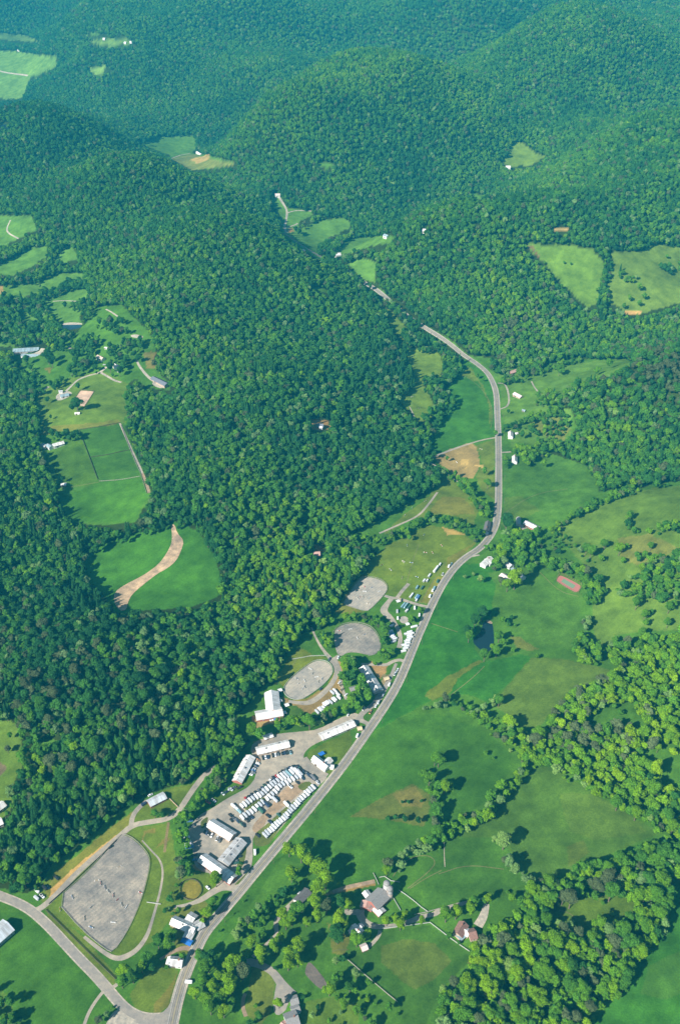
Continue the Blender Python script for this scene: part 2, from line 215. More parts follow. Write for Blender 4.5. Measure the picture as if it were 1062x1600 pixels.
# single trees (x, y, crown radius in survey px, kind)
SOLO = {
 'H': [(790,30,55,'bright'),(835,90,45,'bright'),(800,180,48,'bright'),(765,250,52,'bright'),(840,265,50,'dull'),(775,320,46,'bright'),(700,350,32,'bright'),(640,290,55,'mix'),(600,345,42,'bright'),(540,305,40,'bright'),(560,370,42,'bright'),(480,530,46,'bright'),(525,470,36,'bright'),(400,440,36,'mix'),(250,350,30,'pale'),(215,440,30,'pale'),(235,400,30,'pale'),(330,500,42,'bright'),(280,570,30,'bright'),(390,570,46,'bright'),(390,620,36,'bright'),(650,540,50,'bright'),(590,595,46,'bright'),(640,630,36,'bright'),(575,655,44,'bright'),(990,240,36,'bright'),(945,370,52,'bright'),(905,460,50,'deep'),(600,40,44,'bright'),(195,670,62,'bright'),(260,720,60,'dull'),(110,760,46,'bright'),(60,830,46,'bright'),(170,830,56,'bright'),(100,900,46,'mix'),(40,960,52,'mix'),(130,980,44,'bright'),(30,630,52,'deep'),(10,700,52,'mix'),(10,900,44,'bright'),(190,900,34,'mix'),(510,915,34,'bright'),(350,910,18,'mix'),(370,1000,30,'mix'),(310,1040,26,'deep'),(930,720,30,'mix'),(1045,710,34,'pale'),(1000,800,34,'mix'),(860,830,40,'bright'),(960,920,34,'bright'),(1045,960,30,'mix'),(490,650,18,'deep'),(740,990,22,'pale'),(905,610,26,'pale'),(960,600,24,'deep'),(780,920,20,'deep'),(680,850,18,'deep'),(20,590,18,'mix'),(860,1020,18,'mix'),(75,640,40,'mix')],
 'F': [(620,640,62,'mix'),(700,740,75,'mix'),(640,890,70,'mix'),(560,1010,60,'bright'),(760,850,50,'deep'),(900,740,60,'bright'),(930,900,80,'bright'),(770,960,66,'bright'),(850,1030,60,'bright'),(330,420,55,'mix'),(290,500,62,'mix'),(180,490,66,'mix'),(210,390,36,'mix'),(60,660,66,'mix'),(10,740,60,'bright'),(110,730,44,'deep'),(430,600,36,'mix'),(700,180,58,'bright'),(730,110,44,'mix'),(760,40,50,'mix'),(640,160,36,'bright'),(390,130,30,'mix'),(1040,280,36,'mix'),(960,360,30,'pale'),(1000,420,34,'pale'),(640,230,30,'bright'),(330,140,22,'mix'),(260,700,26,'mix')],
 'I': [(370,345,36,'bright'),(430,325,30,'bright'),(465,375,40,'bright'),(500,310,28,'bright'),(240,440,34,'bright'),(165,490,48,'mix'),(45,370,55,'bright'),(30,470,50,'deep'),(95,230,40,'bright'),(50,230,44,'deep'),(615,335,26,'bright'),(780,320,50,'mix'),(850,300,46,'bright'),(955,270,40,'bright'),(960,210,26,'bright'),(800,440,26,'mix'),(370,5,36,'bright'),(830,780,40,'dull'),(760,830,36,'pale'),(870,470,16,'mix'),(1040,200,24,'mix')],
 'A': [(520,850,30,'bright'),(505,890,26,'mix'),(550,870,26,'mix'),(640,185,16,'mix'),(655,190,12,'mix'),(675,190,12,'deep'),(895,470,30,'bright'),(905,455,20,'mix'),(750,435,24,'dull'),(740,440,20,'pale'),(110,120,20,'mix'),(990,430,14,'mix'),(1000,380,10,'deep'),(990,410,12,'mix')],
 'C': [(85,85,28,'bright'),(330,315,34,'pale'),(605,560,36,'dull'),(575,545,26,'dull'),(770,530,36,'mix'),(715,500,34,'dull'),(760,480,34,'dull'),(580,690,30,'dull'),(640,690,26,'dull'),(850,630,24,'mix'),(785,590,10,'bright'),(500,520,24,'pale'),(210,550,20,'mix'),(265,540,18,'bright'),(505,640,30,'mix')],
 'B': [(270,345,28,'bright'),(320,370,34,'bright'),(350,390,28,'bright'),(400,430,36,'bright'),(420,480,36,'bright'),(390,500,30,'bright'),(280,450,28,'mix'),(850,50,26,'mix'),(880,280,30,'mix'),(680,200,12,'deep'),(710,195,12,'deep'),(750,205,14,'deep'),(805,210,14,'deep'),(740,125,8,'deep'),(765,125,8,'deep'),(820,120,8,'deep')],
 'G': [(375,300,38,'bright'),(345,310,22,'bright'),(210,460,22,'deep'),(240,430,24,'deep'),(270,420,12,'deep'),(180,500,22,'deep'),(185,520,20,'mix'),(250,600,22,'mix'),(300,580,20,'mix'),(310,520,20,'mix'),(330,540,14,'mix'),(370,565,10,'mix'),(285,560,14,'mix'),(470,590,10,'mix'),(750,135,16,'mix'),(810,160,20,'mix'),(840,140,12,'mix'),(825,200,12,'mix'),(940,140,15,'mix'),(885,170,12,'mix'),(890,195,14,'mix'),(915,180,14,'mix'),(690,175,22,'mix'),(670,160,18,'mix'),(880,385,20,'mix'),(915,430,20,'mix'),(1010,460,16,'mix'),(1015,400,18,'mix'),(970,915,18,'bright'),(1030,930,24,'bright'),(970,975,16,'bright'),(310,785,22,'mix'),(255,990,10,'mix'),(290,1005,8,'mix'),(60,1035,26,'mix'),(430,590,0.1,'mix'),(170,260,8,'pale'),(205,248,8,'pale'),(235,280,13,'pale'),(340,65,28,'deep'),(320,160,20,'bright'),(440,240,20,'mix'),(320,285,16,'dull'),(45,1030,22,'mix'),(790,800,12,'mix'),(815,825,12,'mix')],
 'E': [(515,375,8,'deep'),(660,600,14,'mix'),(430,680,16,'mix'),(415,630,12,'mix'),(345,715,12,'deep'),(385,230,8,'mix'),(410,240,7,'mix'),(735,215,14,'mix'),(880,215,12,'mix'),(930,185,14,'mix'),(105,900,12,'mix'),(460,470,10,'mix'),(260,570,8,'mix'),(570,480,12,'deep'),(525,440,10,'deep'),(910,930,16,'mix')],
 'L': [(290,240,32,'deep'),(310,260,26,'deep'),(160,245,22,'deep'),(465,395,16,'deep'),(460,520,40,'deep'),(430,520,20,'deep'),(345,690,20,'deep'),(395,680,24,'deep'),(455,685,14,'dull'),(300,565,10,'deep'),(320,170,20,'bright'),(580,120,20,'mix'),(655,290,26,'deep'),(710,310,22,'deep'),(650,150,16,'deep'),(370,935,12,'deep'),(280,470,16,'deep'),(820,230,20,'deep'),(580,40,14,'mix')],
 'J': [(270,790,12,'deep'),(600,115,9,'deep')], 'M': [(380,293,7,'mix'),(420,300,7,'mix'),(265,295,8,'mix'),(285,365,14,'mix'),(570,455,8,'mix'),(820,455,17,'mix'),(765,515,14,'mix'),(850,505,18,'mix'),(820,545,14,'mix'),(985,260,10,'mix'),(1055,300,10,'mix'),(730,560,14,'mix'),(645,905,20,'mix'),(575,945,18,'mix'),(350,945,22,'mix'),(1055,345,12,'mix'),(580,535,14,'mix'),(640,530,14,'mix')],
 'K': [(55,95,16,'mix'),(130,170,0.1,'mix'),(150,440,18,'mix'),(40,170,20,'dull'),(75,490,18,'mix')], 'P': [(590,700,26,'deep'),(640,620,34,'mix'),(550,720,36,'mix')],
 'X': [(783,240,9,'deep'),(776,236,9,'deep'),(790,243,8,'deep')], 'K3': [(730,560,40,'mix'),(800,470,22,'mix')],
}
# ------------------------------------------------------------------ materials
def new_mat(name):
    m = bpy.data.materials.new(name); m.use_nodes = True; n = m.node_tree; n.nodes.clear()
    o = n.nodes.new('ShaderNodeOutputMaterial'); return m, n, o
def N(n, t, **k):
    x = n.nodes.new(t)
    for a, b in k.items(): setattr(x, a, b)
    return x
def solid(name, col, rough=.75, var=.15, scale=1.5, metal=0, spec=.3, bump=0, wave=None):
    m, n, o = new_mat(name); p = N(n, 'ShaderNodeBsdfPrincipled'); n.links.new(p.outputs[0], o.inputs[0])
    p.inputs['Roughness'].default_value = rough; p.inputs['Metallic'].default_value = metal; p.inputs['Specular IOR Level'].default_value = spec
    tc = N(n, 'ShaderNodeTexCoord'); nz = N(n, 'ShaderNodeTexNoise'); nz.inputs['Scale'].default_value = scale; nz.inputs['Detail'].default_value = 5
    n.links.new(tc.outputs['Object'], nz.inputs['Vector'])
    rp = N(n, 'ShaderNodeValToRGB'); rp.color_ramp.elements[0].position = .3; rp.color_ramp.elements[1].position = .7
    rp.color_ramp.elements[0].color = tuple(c*(1-var) for c in col)+(1,); rp.color_ramp.elements[1].color = tuple(min(1, c*(1+var)) for c in col)+(1,)
    n.links.new(nz.outputs['Fac'], rp.inputs['Fac']); src = rp.outputs['Color']
    if wave:
        wv = N(n, 'ShaderNodeTexNoise'); wv.inputs['Scale'].default_value = wave; wv.inputs['Detail'].default_value = 2
        mp = N(n, 'ShaderNodeMapping'); mp.inputs['Scale'].default_value = (1, .12, .12); n.links.new(tc.outputs['Object'], mp.inputs[0]); n.links.new(mp.outputs[0], wv.inputs['Vector'])
        mx = N(n, 'ShaderNodeMix', data_type='RGBA', blend_type='MULTIPLY'); mx.inputs[0].default_value = .6
        r2 = N(n, 'ShaderNodeValToRGB'); r2.color_ramp.elements[0].color = (.46, .40, .35, 1); r2.color_ramp.elements[0].position = .35; r2.color_ramp.elements[1].color = (1, 1, 1, 1); r2.color_ramp.elements[1].position = .6
        n.links.new(wv.outputs['Fac'], r2.inputs[0]); n.links.new(src, mx.inputs[6]); n.links.new(r2.outputs[0], mx.inputs[7]); src = mx.outputs[2]
    n.links.new(src, p.inputs['Base Color']); return m
MATS = {}
def mat(name, *a, **k):
    if name not in MATS: MATS[name] = solid(name, *a, **k)
    return MATS[name]
def ground_mat(name, base=None, var=.25, mul=.9, stripes=0, samp=1.0, scales=((.012, .5), (.06, .5), (.7, .35)), tone2=None, rough=.95):
    """mottled soil/grass: colour attribute or a fixed colour times several noises"""
    m, n, o = new_mat(name); p = N(n, 'ShaderNodeBsdfDiffuse'); n.links.new(p.outputs[0], o.inputs[0])
    g = N(n, 'ShaderNodeNewGeometry')
    if base is None:
        a = N(n, 'ShaderNodeAttribute'); a.attribute_name = 'alb'; src = a.outputs['Color']
    else:
        a = N(n, 'ShaderNodeRGB'); a.outputs[0].default_value = tuple(q*mul for q in base)+(1,); src = a.outputs[0]
    for i, (s, amt) in enumerate(scales):
        nz = N(n, 'ShaderNodeTexNoise'); nz.inputs['Scale'].default_value = s; nz.inputs['Detail'].default_value = 4; nz.inputs['Roughness'].default_value = .6
        n.links.new(g.outputs['Position'], nz.inputs['Vector'])
        rp = N(n, 'ShaderNodeValToRGB'); e = rp.color_ramp.elements; e[0].position = .32; e[1].position = .68
        lo = 1-amt*.55; hi = 1+amt*.5
        w_ = (1.06, 1.0, .9) if i == 0 else (1.05, 1, .92)
        e[0].color = (lo, lo, lo, 1); e[1].color = (hi*w_[0], hi*w_[1], hi*w_[2], 1)
        mx = N(n, 'ShaderNodeMix', data_type='RGBA', blend_type='MULTIPLY'); mx.inputs[0].default_value = 1
        n.links.new(nz.outputs['Fac'], rp.inputs[0]); n.links.new(src, mx.inputs[6]); n.links.new(rp.outputs[0], mx.inputs[7]); src = mx.outputs[2]
    if stripes:
        wv = N(n, 'ShaderNodeTexWave'); wv.inputs['Scale'].default_value = stripes; wv.inputs['Distortion'].default_value = 3.5; wv.inputs['Detail'].default_value = 2; wv.inputs['Detail Scale'].default_value = .25
        mp = N(n, 'ShaderNodeMapping'); mp.inputs['Rotation'].default_value = (0, 0, .75); n.links.new(g.outputs['Position'], mp.inputs[0]); n.links.new(mp.outputs[0], wv.inputs['Vector'])
        r2 = N(n, 'ShaderNodeValToRGB'); r2.color_ramp.elements[0].color = (1-.07*samp, 1-.06*samp, 1-.07*samp, 1); r2.color_ramp.elements[1].color = (1+.05*samp, 1+.04*samp, 1+.03*samp, 1)
        mx = N(n, 'ShaderNodeMix', data_type='RGBA', blend_type='MULTIPLY'); nz = N(n, 'ShaderNodeTexNoise'); nz.inputs['Scale'].default_value = .015; n.links.new(g.outputs['Position'], nz.inputs['Vector'])
        n.links.new(nz.outputs[0], mx.inputs[0]); n.links.new(wv.outputs['Fac'], r2.inputs[0]); n.links.new(src, mx.inputs[6]); n.links.new(r2.outputs[0], mx.inputs[7]); src = mx.outputs[2]
    n.links.new(src, p.inputs[0]); return m
def leaf_mat():
    m, n, o = new_mat('leaves'); a = N(n, 'ShaderNodeAttribute'); a.attribute_type = 'INSTANCER'; a.attribute_name = 'tint'
    b = N(n, 'ShaderNodeAttribute'); b.attribute_name = 'lv'
    mx = N(n, 'ShaderNodeMix', data_type='RGBA', blend_type='MULTIPLY'); mx.inputs[0].default_value = 1
    n.links.new(a.outputs['Color'], mx.inputs[6]); n.links.new(b.outputs['Color'], mx.inputs[7])
    d = N(n, 'ShaderNodeBsdfDiffuse'); t = N(n, 'ShaderNodeBsdfTranslucent'); ms = N(n, 'ShaderNodeMixShader'); ms.inputs[0].default_value = .14
    n.links.new(mx.outputs[2], d.inputs[0]); n.links.new(mx.outputs[2], t.inputs[0]); n.links.new(d.outputs[0], ms.inputs[1]); n.links.new(t.outputs[0], ms.inputs[2]); n.links.new(ms.outputs[0], o.inputs[0]); return m
LEAF = leaf_mat(); BARK = solid('bark', (.16, .12, .09), .9, .3, 3)
TINTS = {'deep': [(.020,.085,.030),(.026,.10,.034),(.032,.115,.036)], 'mix': [(.040,.135,.030),(.052,.155,.028),(.030,.11,.030),(.060,.17,.030)],
         'bright': [(.085,.215,.018),(.072,.19,.020),(.10,.235,.016),(.060,.17,.024)], 'pale': [(.15,.24,.075),(.12,.22,.06)], 'dull': [(.060,.12,.060),(.075,.12,.06)], 'scrub': [(.06,.14,.035),(.08,.15,.05),(.05,.12,.035)]}
# ------------------------------------------------------------------ mesh helpers
def mesh_obj(name, V, F, mats, parent=None, mi=None, smooth=False, link=True):
    me = bpy.data.meshes.new(name); me.from_pydata([tuple(map(float, p)) for p in V], [], [tuple(map(int, f)) for f in F])
    for m in (mats if isinstance(mats, (list, tuple)) else [mats]): me.materials.append(m)
    if mi is not None: me.polygons.foreach_set('material_index', np.array(mi, dtype=np.int32))
    if smooth: me.polygons.foreach_set('use_smooth', np.ones(len(me.polygons), bool))
    o = bpy.data.objects.new(name, me)
    if link: COL.objects.link(o)
    if parent: o.parent = parent
    return o
def tag(o, label=None, cat=None, group=None, kind=None):
    if label: o['label'] = label
    if cat: o['category'] = cat
    if group: o['group'] = group
    if kind: o['kind'] = kind
    return o
def thing(name, label, cat, loc, rz=0, group=None):
    o = bpy.data.objects.new(name, None); COL.objects.link(o); o.location = loc; o.rotation_euler = (0, 0, rz); o.empty_display_size = 1
    return tag(o, label, cat, group)
class MB:
    def __init__(s): s.V = []; s.F = []; s.M = []
    def add(s, V, F, m=0):
        b = len(s.V); s.V += [tuple(v) for v in V]; s.F += [tuple(b+i for i in f) for f in F]; s.M += [m]*len(F)
    def box(s, x0, x1, y0, y1, z0, z1, m=0):
        s.add([(x0,y0,z0),(x1,y0,z0),(x1,y1,z0),(x0,y1,z0),(x0,y0,z1),(x1,y0,z1),(x1,y1,z1),(x0,y1,z1)],
              [(0,3,2,1),(4,5,6,7),(0,1,5,4),(1,2,6,5),(2,3,7,6),(3,0,4,7)], m)
    def hull(s, rings, m=0, cap=True):
        b = len(s.V); k = len(rings[0])
        for r in rings: s.V += [tuple(p) for p in r]
        for i in range(len(rings)-1):
            for j in range(k):
                s.F.append((b+i*k+j, b+i*k+(j+1) % k, b+(i+1)*k+(j+1) % k, b+(i+1)*k+j)); s.M.append(m)
        if cap: s.F.append(tuple(b+j for j in range(k))[::-1]); s.F.append(tuple(b+(len(rings)-1)*k+j for j in range(k))); s.M += [m, m]
    def cyl(s, x, y, z0, z1, r0, r1=None, n=8, m=0, cap=True):
        r1 = r0 if r1 is None else r1
        s.hull([[(x+r*math.cos(2*math.pi*j/n), y+r*math.sin(2*math.pi*j/n), z) for j in range(n)] for (z, r) in ((z0, r0), (z1, r1))], m, cap)
    def bar(s, a, b, t, h=None, m=0):
        a = Vector(a); b = Vector(b); d = (b-a).normalized(); h = h or t; q = Vector((-d.y, d.x, 0)).normalized()*t/2 if abs(d.z) < .99 else Vector((t/2, 0, 0)); u = d.cross(q).normalized()*h/2
        s.hull([[a+q+u, a-q+u, a-q-u, a+q-u], [b+q+u, b-q+u, b-q-u, b+q-u]], m)
    def build(s, name, mats, parent=None, smooth=False): return mesh_obj(name, s.V, s.F, mats, parent, s.M, smooth)
# ------------------------------------------------------------------ ground sheet
print('ground')
yard_poly = fr('X', [(292,1298),(300,1287),(312,1273),(330,1264),(354,1248),(375,1237),(389,1229),(400,1214),(398,1200),(394,1190),(395,1180),(391,1172),(396,1160),(420,1151),(436,1146),(470,1143),(497,1140),(530,1122),(545,1117),(556,1113),(566,1122),(560,1131),(545,1140),(520,1150),(495,1161),(483,1168),(475,1177),(474,1185),(480,1193),(500,1207),(512,1213),(507,1220),(500,1226),(486,1240),(470,1258),(455,1275),(437,1296),(425,1312),(412,1305),(396,1304),(393,1330),(395,1348),(388,1362),(366,1385),(343,1392),(338,1382),(330,1365),(316,1362),(304,1352),(302,1335),(300,1322),(294,1310)])
def ground_colour(x, y, pu, pv):
    n = len(x); c = np.zeros((n, 3)); c[:] = (.022, .045, .016)        # forest floor
    j = vnoise(x/14, y/14, 21)*3+vnoise(x/5, y/5, 22)*1.5; k = vnoise(x/14, y/14, 23)*3+vnoise(x/5, y/5, 24)*1.5
    U = pu+j; Vv = pv+k
    def put(poly, col, a=1.0, noise=0):
        m = inpoly(U, Vv, poly)
        if noise: m &= (vnoise(x/25, y/25, 31)+vnoise(x/9, y/9, 32)*.6) > noise-.5
        c[m] = c[m]*(1-a)+np.array(col)*a
    G0 = (.052, .150, .030); RICH = (.042, .132, .026); YEL = (.090, .155, .036); DRY = (.165, .150, .065); LIT = (.075, .185, .040); DIRT = (.24, .17, .10)
    for p in OPEN: put(p, G0)
    far = [OPEN[i] for i in range(5, 25)]
    for p in far: put(p, (.075, .19, .05))
    put(OPEN[29], (.095,.20,.045)); put(OPEN[30], (.10,.185,.05))
    # east side of the road
    put(fr('X', [(249,1900),(267,1600),(319,1456),(379,1385),(447,1300),(517,1212),(568,1150),(640,1115),(700,1118),(760,1145),(800,1180),(790,1215),(720,1290),(640,1350),(600,1390),(560,1400),(500,1360),(440,1340),(400,1400),(330,1500),(300,1600),(300,1900)]), RICH)
    put(fr('B', [(520,200),(640,130),(780,70),(850,110),(850,170),(830,240),(680,215)]), (.085,.125,.045)); put(fr('B', [(700,110),(790,80),(830,130),(820,160),(740,160)]), (.15,.15,.075), .7)
    put(fr('X', [(568,1150),(619,1073),(650,997),(672,947),(691,909),(710,883),(760,880),(800,910),(790,960),(745,970),(740,1010),(757,1035),(700,1080),(640,1112)]), (.030,.135,.026))
    put(fr('G', [(260,250),(420,240),(560,300),(650,330),(650,460),(620,560),(480,560),(380,500),(330,440),(280,400),(300,300)]), (.055,.150,.034))
    put(fr('G', [(350,510),(400,520),(480,570),(440,580),(380,560)]), (.12,.15,.055), .8)
    put(fr('G', [(440,600),(620,620),(800,660),(700,700),(600,750),(530,830),(470,900),(400,890),(330,830),(280,800),(340,730),(400,660)]), (.076,.148,.040))
    put(fr('G', [(0,760),(100,680),(230,610),(245,620),(140,700),(100,760),(40,780)]), (.10,.15,.04))
    put(fr('G', [(110,750),(140,690),(240,620),(400,590),(450,600),(340,720),(260,790),(200,760)]), (.032,.14,.028))
    put(fr('E', [(490,610),(560,590),(640,555),(800,590),(870,660),(880,710),(760,790),(640,860),(590,820),(490,820)]), (.055,.155,.036)); put(fr('E', [(500,740),(560,730),(650,790),(560,830),(490,820)]), (.095,.165,.045), .5)
    put(fr('X', [(864,830),(930,790),(1000,764),(1300,740),(1300,985),(1001,985),(963,994),(930,1020),(925,960),(930,900),(880,850)]), (.085,.172,.045))
    put(fr('G', [(800,110),(940,90),(1000,120),(1062,150),(1000,180),(880,220),(820,200)]), (.16,.17,.08), .6)
    put(fr('X', [(770,560),(850,572),(977,560),(990,568),(879,624),(864,639),(893,640),(890,690),(800,700),(781,640),(781,600)]), (.075,.175,.045)); put(fr('E', [(600,420),(720,400),(770,450),(740,500),(640,470)]), (.14,.16,.065), .7)
    put(fr('C', [(440,0),(530,0),(720,110),(980,270),(820,340),(620,420),(480,470),(430,440),(370,380),(330,290),(260,300),(110,300),(160,260),(250,200),(330,100)]), (.056,.135,.034))
    put(fr('C', [(90,280),(300,290),(360,420),(420,480),(300,520),(150,570),(0,600),(0,380)]), (.046,.135,.030)); put(fr('C', [(560,100),(700,110),(880,210),(930,270),(700,300),(600,260)]), (.075,.145,.042), .5); put(fr('C', [(590,330),(660,300),(690,350),(600,410)]), (.09,.13,.042), .5)
    put(fr('I', [(310,420),(670,370),(940,560),(930,640),(800,780),(720,900),(640,1062),(500,1062),(440,900),(90,600),(200,560)]), (.040,.115,.026)); put(fr('I', [(500,480),(700,500),(820,620),(700,760),(560,820),(470,760),(330,640),(330,520)]), (.085,.115,.045), .55)
    put(fr('C', [(1062,460),(1500,560),(1500,1400),(600,1400),(700,1040),(820,930),(870,800),(1010,660)]), (.034,.140,.030))
    put(fr('C', [(930,820),(1062,760),(1200,900),(1000,960),(900,940)]), (.06,.15,.045), .5)
    put(fr('C', [(490,570),(640,520),(880,530),(880,640),(690,700),(560,640)]), (.070,.140,.030))
    put(fr('B', [(440,510),(620,470),(630,485),(470,520),(420,530)]), (.25,.19,.11)); put(fr('B', [(430,640),(530,700),(500,780),(450,770)]), DRY, .6)
    put(fr('H', [(340,640),(420,670),(490,740),(470,960),(390,1062),(280,1000),(290,860)]), (.13,.15,.055), .6); put(fr('H', [(700,900),(900,870),(1062,930),(1062,1300),(560,1300)]), (.085,.14,.035), .6)
    put(fr('I', [(960,560),(1000,480),(1020,520),(960,700),(930,640)]), (.13,.16,.06), .7)
    put(fr('D', [(820,620),(1050,500),(1062,560),(1062,600),(940,740),(880,720),(800,670)]), (.085,.150,.035))
    # show ground
    put(fr('A', [(530,250),(700,225),(760,480),(720,600),(640,720),(490,790),(350,690),(190,590),(150,500),(560,170),(680,90),(820,60),(700,210)]), YEL)
    put(fr('A', [(220,440),(560,170),(540,240),(360,370),(215,545),(190,520)]), (.125,.155,.045)); put(fr('A', [(215,500),(360,370),(490,270),(500,278),(370,390),(240,510),(205,560)]), (.42,.29,.19), .85)
    put(fr('A', [(600,260),(700,230),(700,300),(640,340),(590,310)]), (.17,.15,.075), .7, .35)
    put(fr('A', [(540,940),(600,850),(700,800),(745,850),(700,960),(640,1030),(560,1000)]), YEL); put(fr('A', [(640,980),(720,880),(740,850),(700,990),(640,1030)]), DRY, .6)
    put(fr('A', [(-300,590),(90,600),(150,640),(430,920),(350,1062),(300,1300),(-300,1300)]), RICH); put(fr('A', [(-300,1000),(0,910),(50,960),(100,1300),(-300,1300)]), (.07,.14,.04), .7)
    put(fr('A', [(190,580),(350,700),(480,860),(490,900),(440,900),(200,640)]), (.095,.150,.040))
    put(fr('A', [(740,460),(800,430),(900,440),(950,480),(850,540),(740,570),(700,560)]), (.085,.155,.032)); put(fr('A', [(760,480),(790,465),(825,475),(835,500),(820,540),(780,550),(750,525)]), (.17,.17,.055)); put(fr('A', [(700,640),(720,580),(850,550),(880,590),(860,660),(830,760),(740,770)]), (.12,.13,.05), .7)
    put(fr('D', [(640,210),(700,120),(760,40),(870,90),(930,100),(860,115),(780,170),(690,260)]), (.11,.16,.035)); put(fr('D', [(820,320),(920,250),(960,190),(950,260),(860,330),(780,350),(700,335)]), (.19,.19,.065))
    put(fr('D', [(690,370),(800,360),(840,410),(700,450)]), (.06,.14,.035)); put(fr('Q', [(440,380),(480,290),(540,210),(600,160),(620,190),(480,310),(600,375),(500,385)]), DRY, .6)
    put(fr('Q', [(600,190),(620,100),(740,0),(1062,0),(1062,130),(960,340),(800,300),(720,270),(700,220),(640,180)]), (.095,.165,.034)); put(fr('Q', [(900,330),(960,230),(1040,120),(1062,100),(1062,150),(970,330)]), (.17,.18,.06), .7)
    put(fr('E', [(0,1062),(0,940),(180,850),(330,880),(380,930),(250,1062)]), (.10,.165,.036)); put(fr('E', [(240,860),(290,870),(340,890),(260,890)]), (.38,.27,.17), .7); put(fr('E', [(260,990),(380,920),(350,950),(260,1062)]), DRY, .5)
    put(fr('E', [(0,880),(220,700),(240,640),(330,700),(390,790),(370,850),(240,810),(100,830),(0,890)]), (.10,.165,.042)); put(fr('E', [(180,800),(240,730),(330,740),(380,800),(300,810)]), DRY, .5)
    put(fr('E', [(380,520),(455,490),(458,750),(400,700),(380,650),(410,600)]), (.095,.155,.045))
    put(fr('E', [(205,560),(360,505),(380,520),(400,600),(370,660),(300,650),(215,590)]), (.24,.20,.14)); put(fr('E', [(300,580),(350,580),(340,620)]), (.42,.33,.2), .7, .45); put(fr('E', [(370,600),(415,600),(410,620)]), (.45,.35,.22), .8)
    put(OPEN[3], (.11,.20,.048)); put(OPEN[4], (.040,.150,.030)); put(fr('E', [(350,190),(400,260),(440,340),(450,400),(440,440),(430,330),(390,260),(320,230)]), (.13,.19,.055), .7)
    put(OPEN[2], (.11,.20,.05))
    # left farm
    FARM = OPEN[25]
    put(fr('X', [(60,610),(110,590),(160,580),(200,600),(200,660),(190,662),(120,672),(60,680)]), (.085,.165,.040)); put(fr('L', [(240,640),(700,590),(715,612),(470,650),(240,680)]), (.16,.16,.06), .55)
    put(fr('L', [(470,655),(715,612),(830,925),(600,955)]), (.046,.138,.030)); put(fr('L', [(240,780),(480,700),(590,950),(520,980),(380,1000),(300,900)]), (.060,.150,.030)); put(fr('L', [(340,1050),(600,960),(830,935),(880,1030),(800,1200),(420,1200)]), (.045,.150,.026))
    put(fr('L', [(700,480),(790,490),(780,510),(700,540)]), (.25,.2,.1), .6, .45); put(fr('L', [(850,190),(930,190),(930,290),(870,290)]), (.22,.17,.1), .6, .45); put(fr('L', [(260,280),(310,280),(300,320)]), (.2,.15,.08), .7)
    put(OPEN[26], (.040,.145,.026))
    put(fr('V', [(185,415),(205,410),(210,430),(190,435)]), (.28,.18,.13)); put(fr('M', [(150,185),(175,195),(245,275),(225,275)]), (.14,.11,.09)); put(fr('M', [(735,590),(830,585),(830,600),(740,608)]), (.42,.3,.18))
    put(OPEN[27], (.085,.165,.04)); put(fr('K', [(-400,270),(0,250),(40,290),(0,330),(-400,330)]), (.12,.11,.11)); put(fr('J', [(-100,700),(15,705),(18,745),(-100,760)]), (.30,.2,.15), .8)
    put(OPEN[13], (.12,.22,.055)); put(OPEN[12], (.075,.19,.045)); put(fr('J', [(700,180),(800,158),(850,175),(990,205),(800,230)]), (.14,.19,.075)); put(fr('J', [(790,185),(870,160),(870,180),(820,200)]), (.4,.3,.2), .7)
    put(OPEN[14], (.10,.22,.07)); put(OPEN[15], (.10,.2,.07)); put(OPEN[16], (.10,.2,.07)); put(OPEN[17], (.10,.2,.07))
    put(fr('M', [(310,95),(400,95),(410,115),(320,118)]), (.4,.3,.22), .8); put(OPEN[32], (.3,.18,.13), .8); put(OPEN[33], (.3,.15,.11), .8); put(OPEN[34], (.3,.15,.11), .8)
    # wear around the yard
    put(fr('K3', [(250,650),(300,520),(330,540),(460,560),(590,530),(590,600),(440,620),(340,640),(290,670)]), (.30,.24,.17)); put(fr('K3', [(600,330),(800,390),(1062,230),(1062,330),(940,430),(900,500),(830,470),(700,400),(610,380)]), (.27,.21,.14))
    put(fr('K3', [(300,800),(560,700),(640,740),(330,830)]), (.20,.17,.10)); put(fr('Q', [(400,900),(280,940),(260,900),(350,880),(420,780),(440,640),(480,660),(470,760),(500,850),(440,800)]), (.27,.21,.14)); put(fr('K4', [(640,100),(830,120),(820,200),(760,270),(700,230),(640,130)]), (.27,.19,.14))
    put(fr('K4', [(780,230),(850,230),(800,400),(760,480),(700,520),(690,400),(770,370)]), (.20,.19,.17)); put(fr('K2', [(60,420),(240,300),(330,330),(130,450),(0,530),(-100,560),(-100,500)]), (.075,.15,.035))
    put(fr('K1', [(200,800),(260,780),(420,850),(380,880),(240,860)]), (.36,.24,.15))
    return c*np.array([1.2, 1.13, .70])
v_rows = np.concatenate([np.linspace(2050, 900, 620, endpoint=False), np.linspace(900, -60, 560, endpoint=False)])
rr = ray(np.full(v_rows.shape, CU), v_rows); yr = -CAMH*rr[:, 1]/rr[:, 2]
yr = np.concatenate([[-400, -200, 0, 80, 150], yr[yr > 190], np.linspace(10200, 17000, 60)])
NC = 820; tcol = np.linspace(-1, 1, NC)
X = (tcol[None, :]*(.42*np.maximum(yr, 0)+250)[:, None]); Y = np.repeat(yr[:, None], NC, 1)
xf, yf = X.ravel(), Y.ravel(); zf = Hh(xf, yf); pu, pv, _ = proj(xf, yf, zf)
gc = ground_colour(xf, yf, pu, pv)
nr = len(yr); idx = np.arange(nr*NC).reshape(nr, NC)
F = np.stack([idx[:-1, :-1], idx[:-1, 1:], idx[1:, 1:], idx[1:, :-1]], -1).reshape(-1, 4)
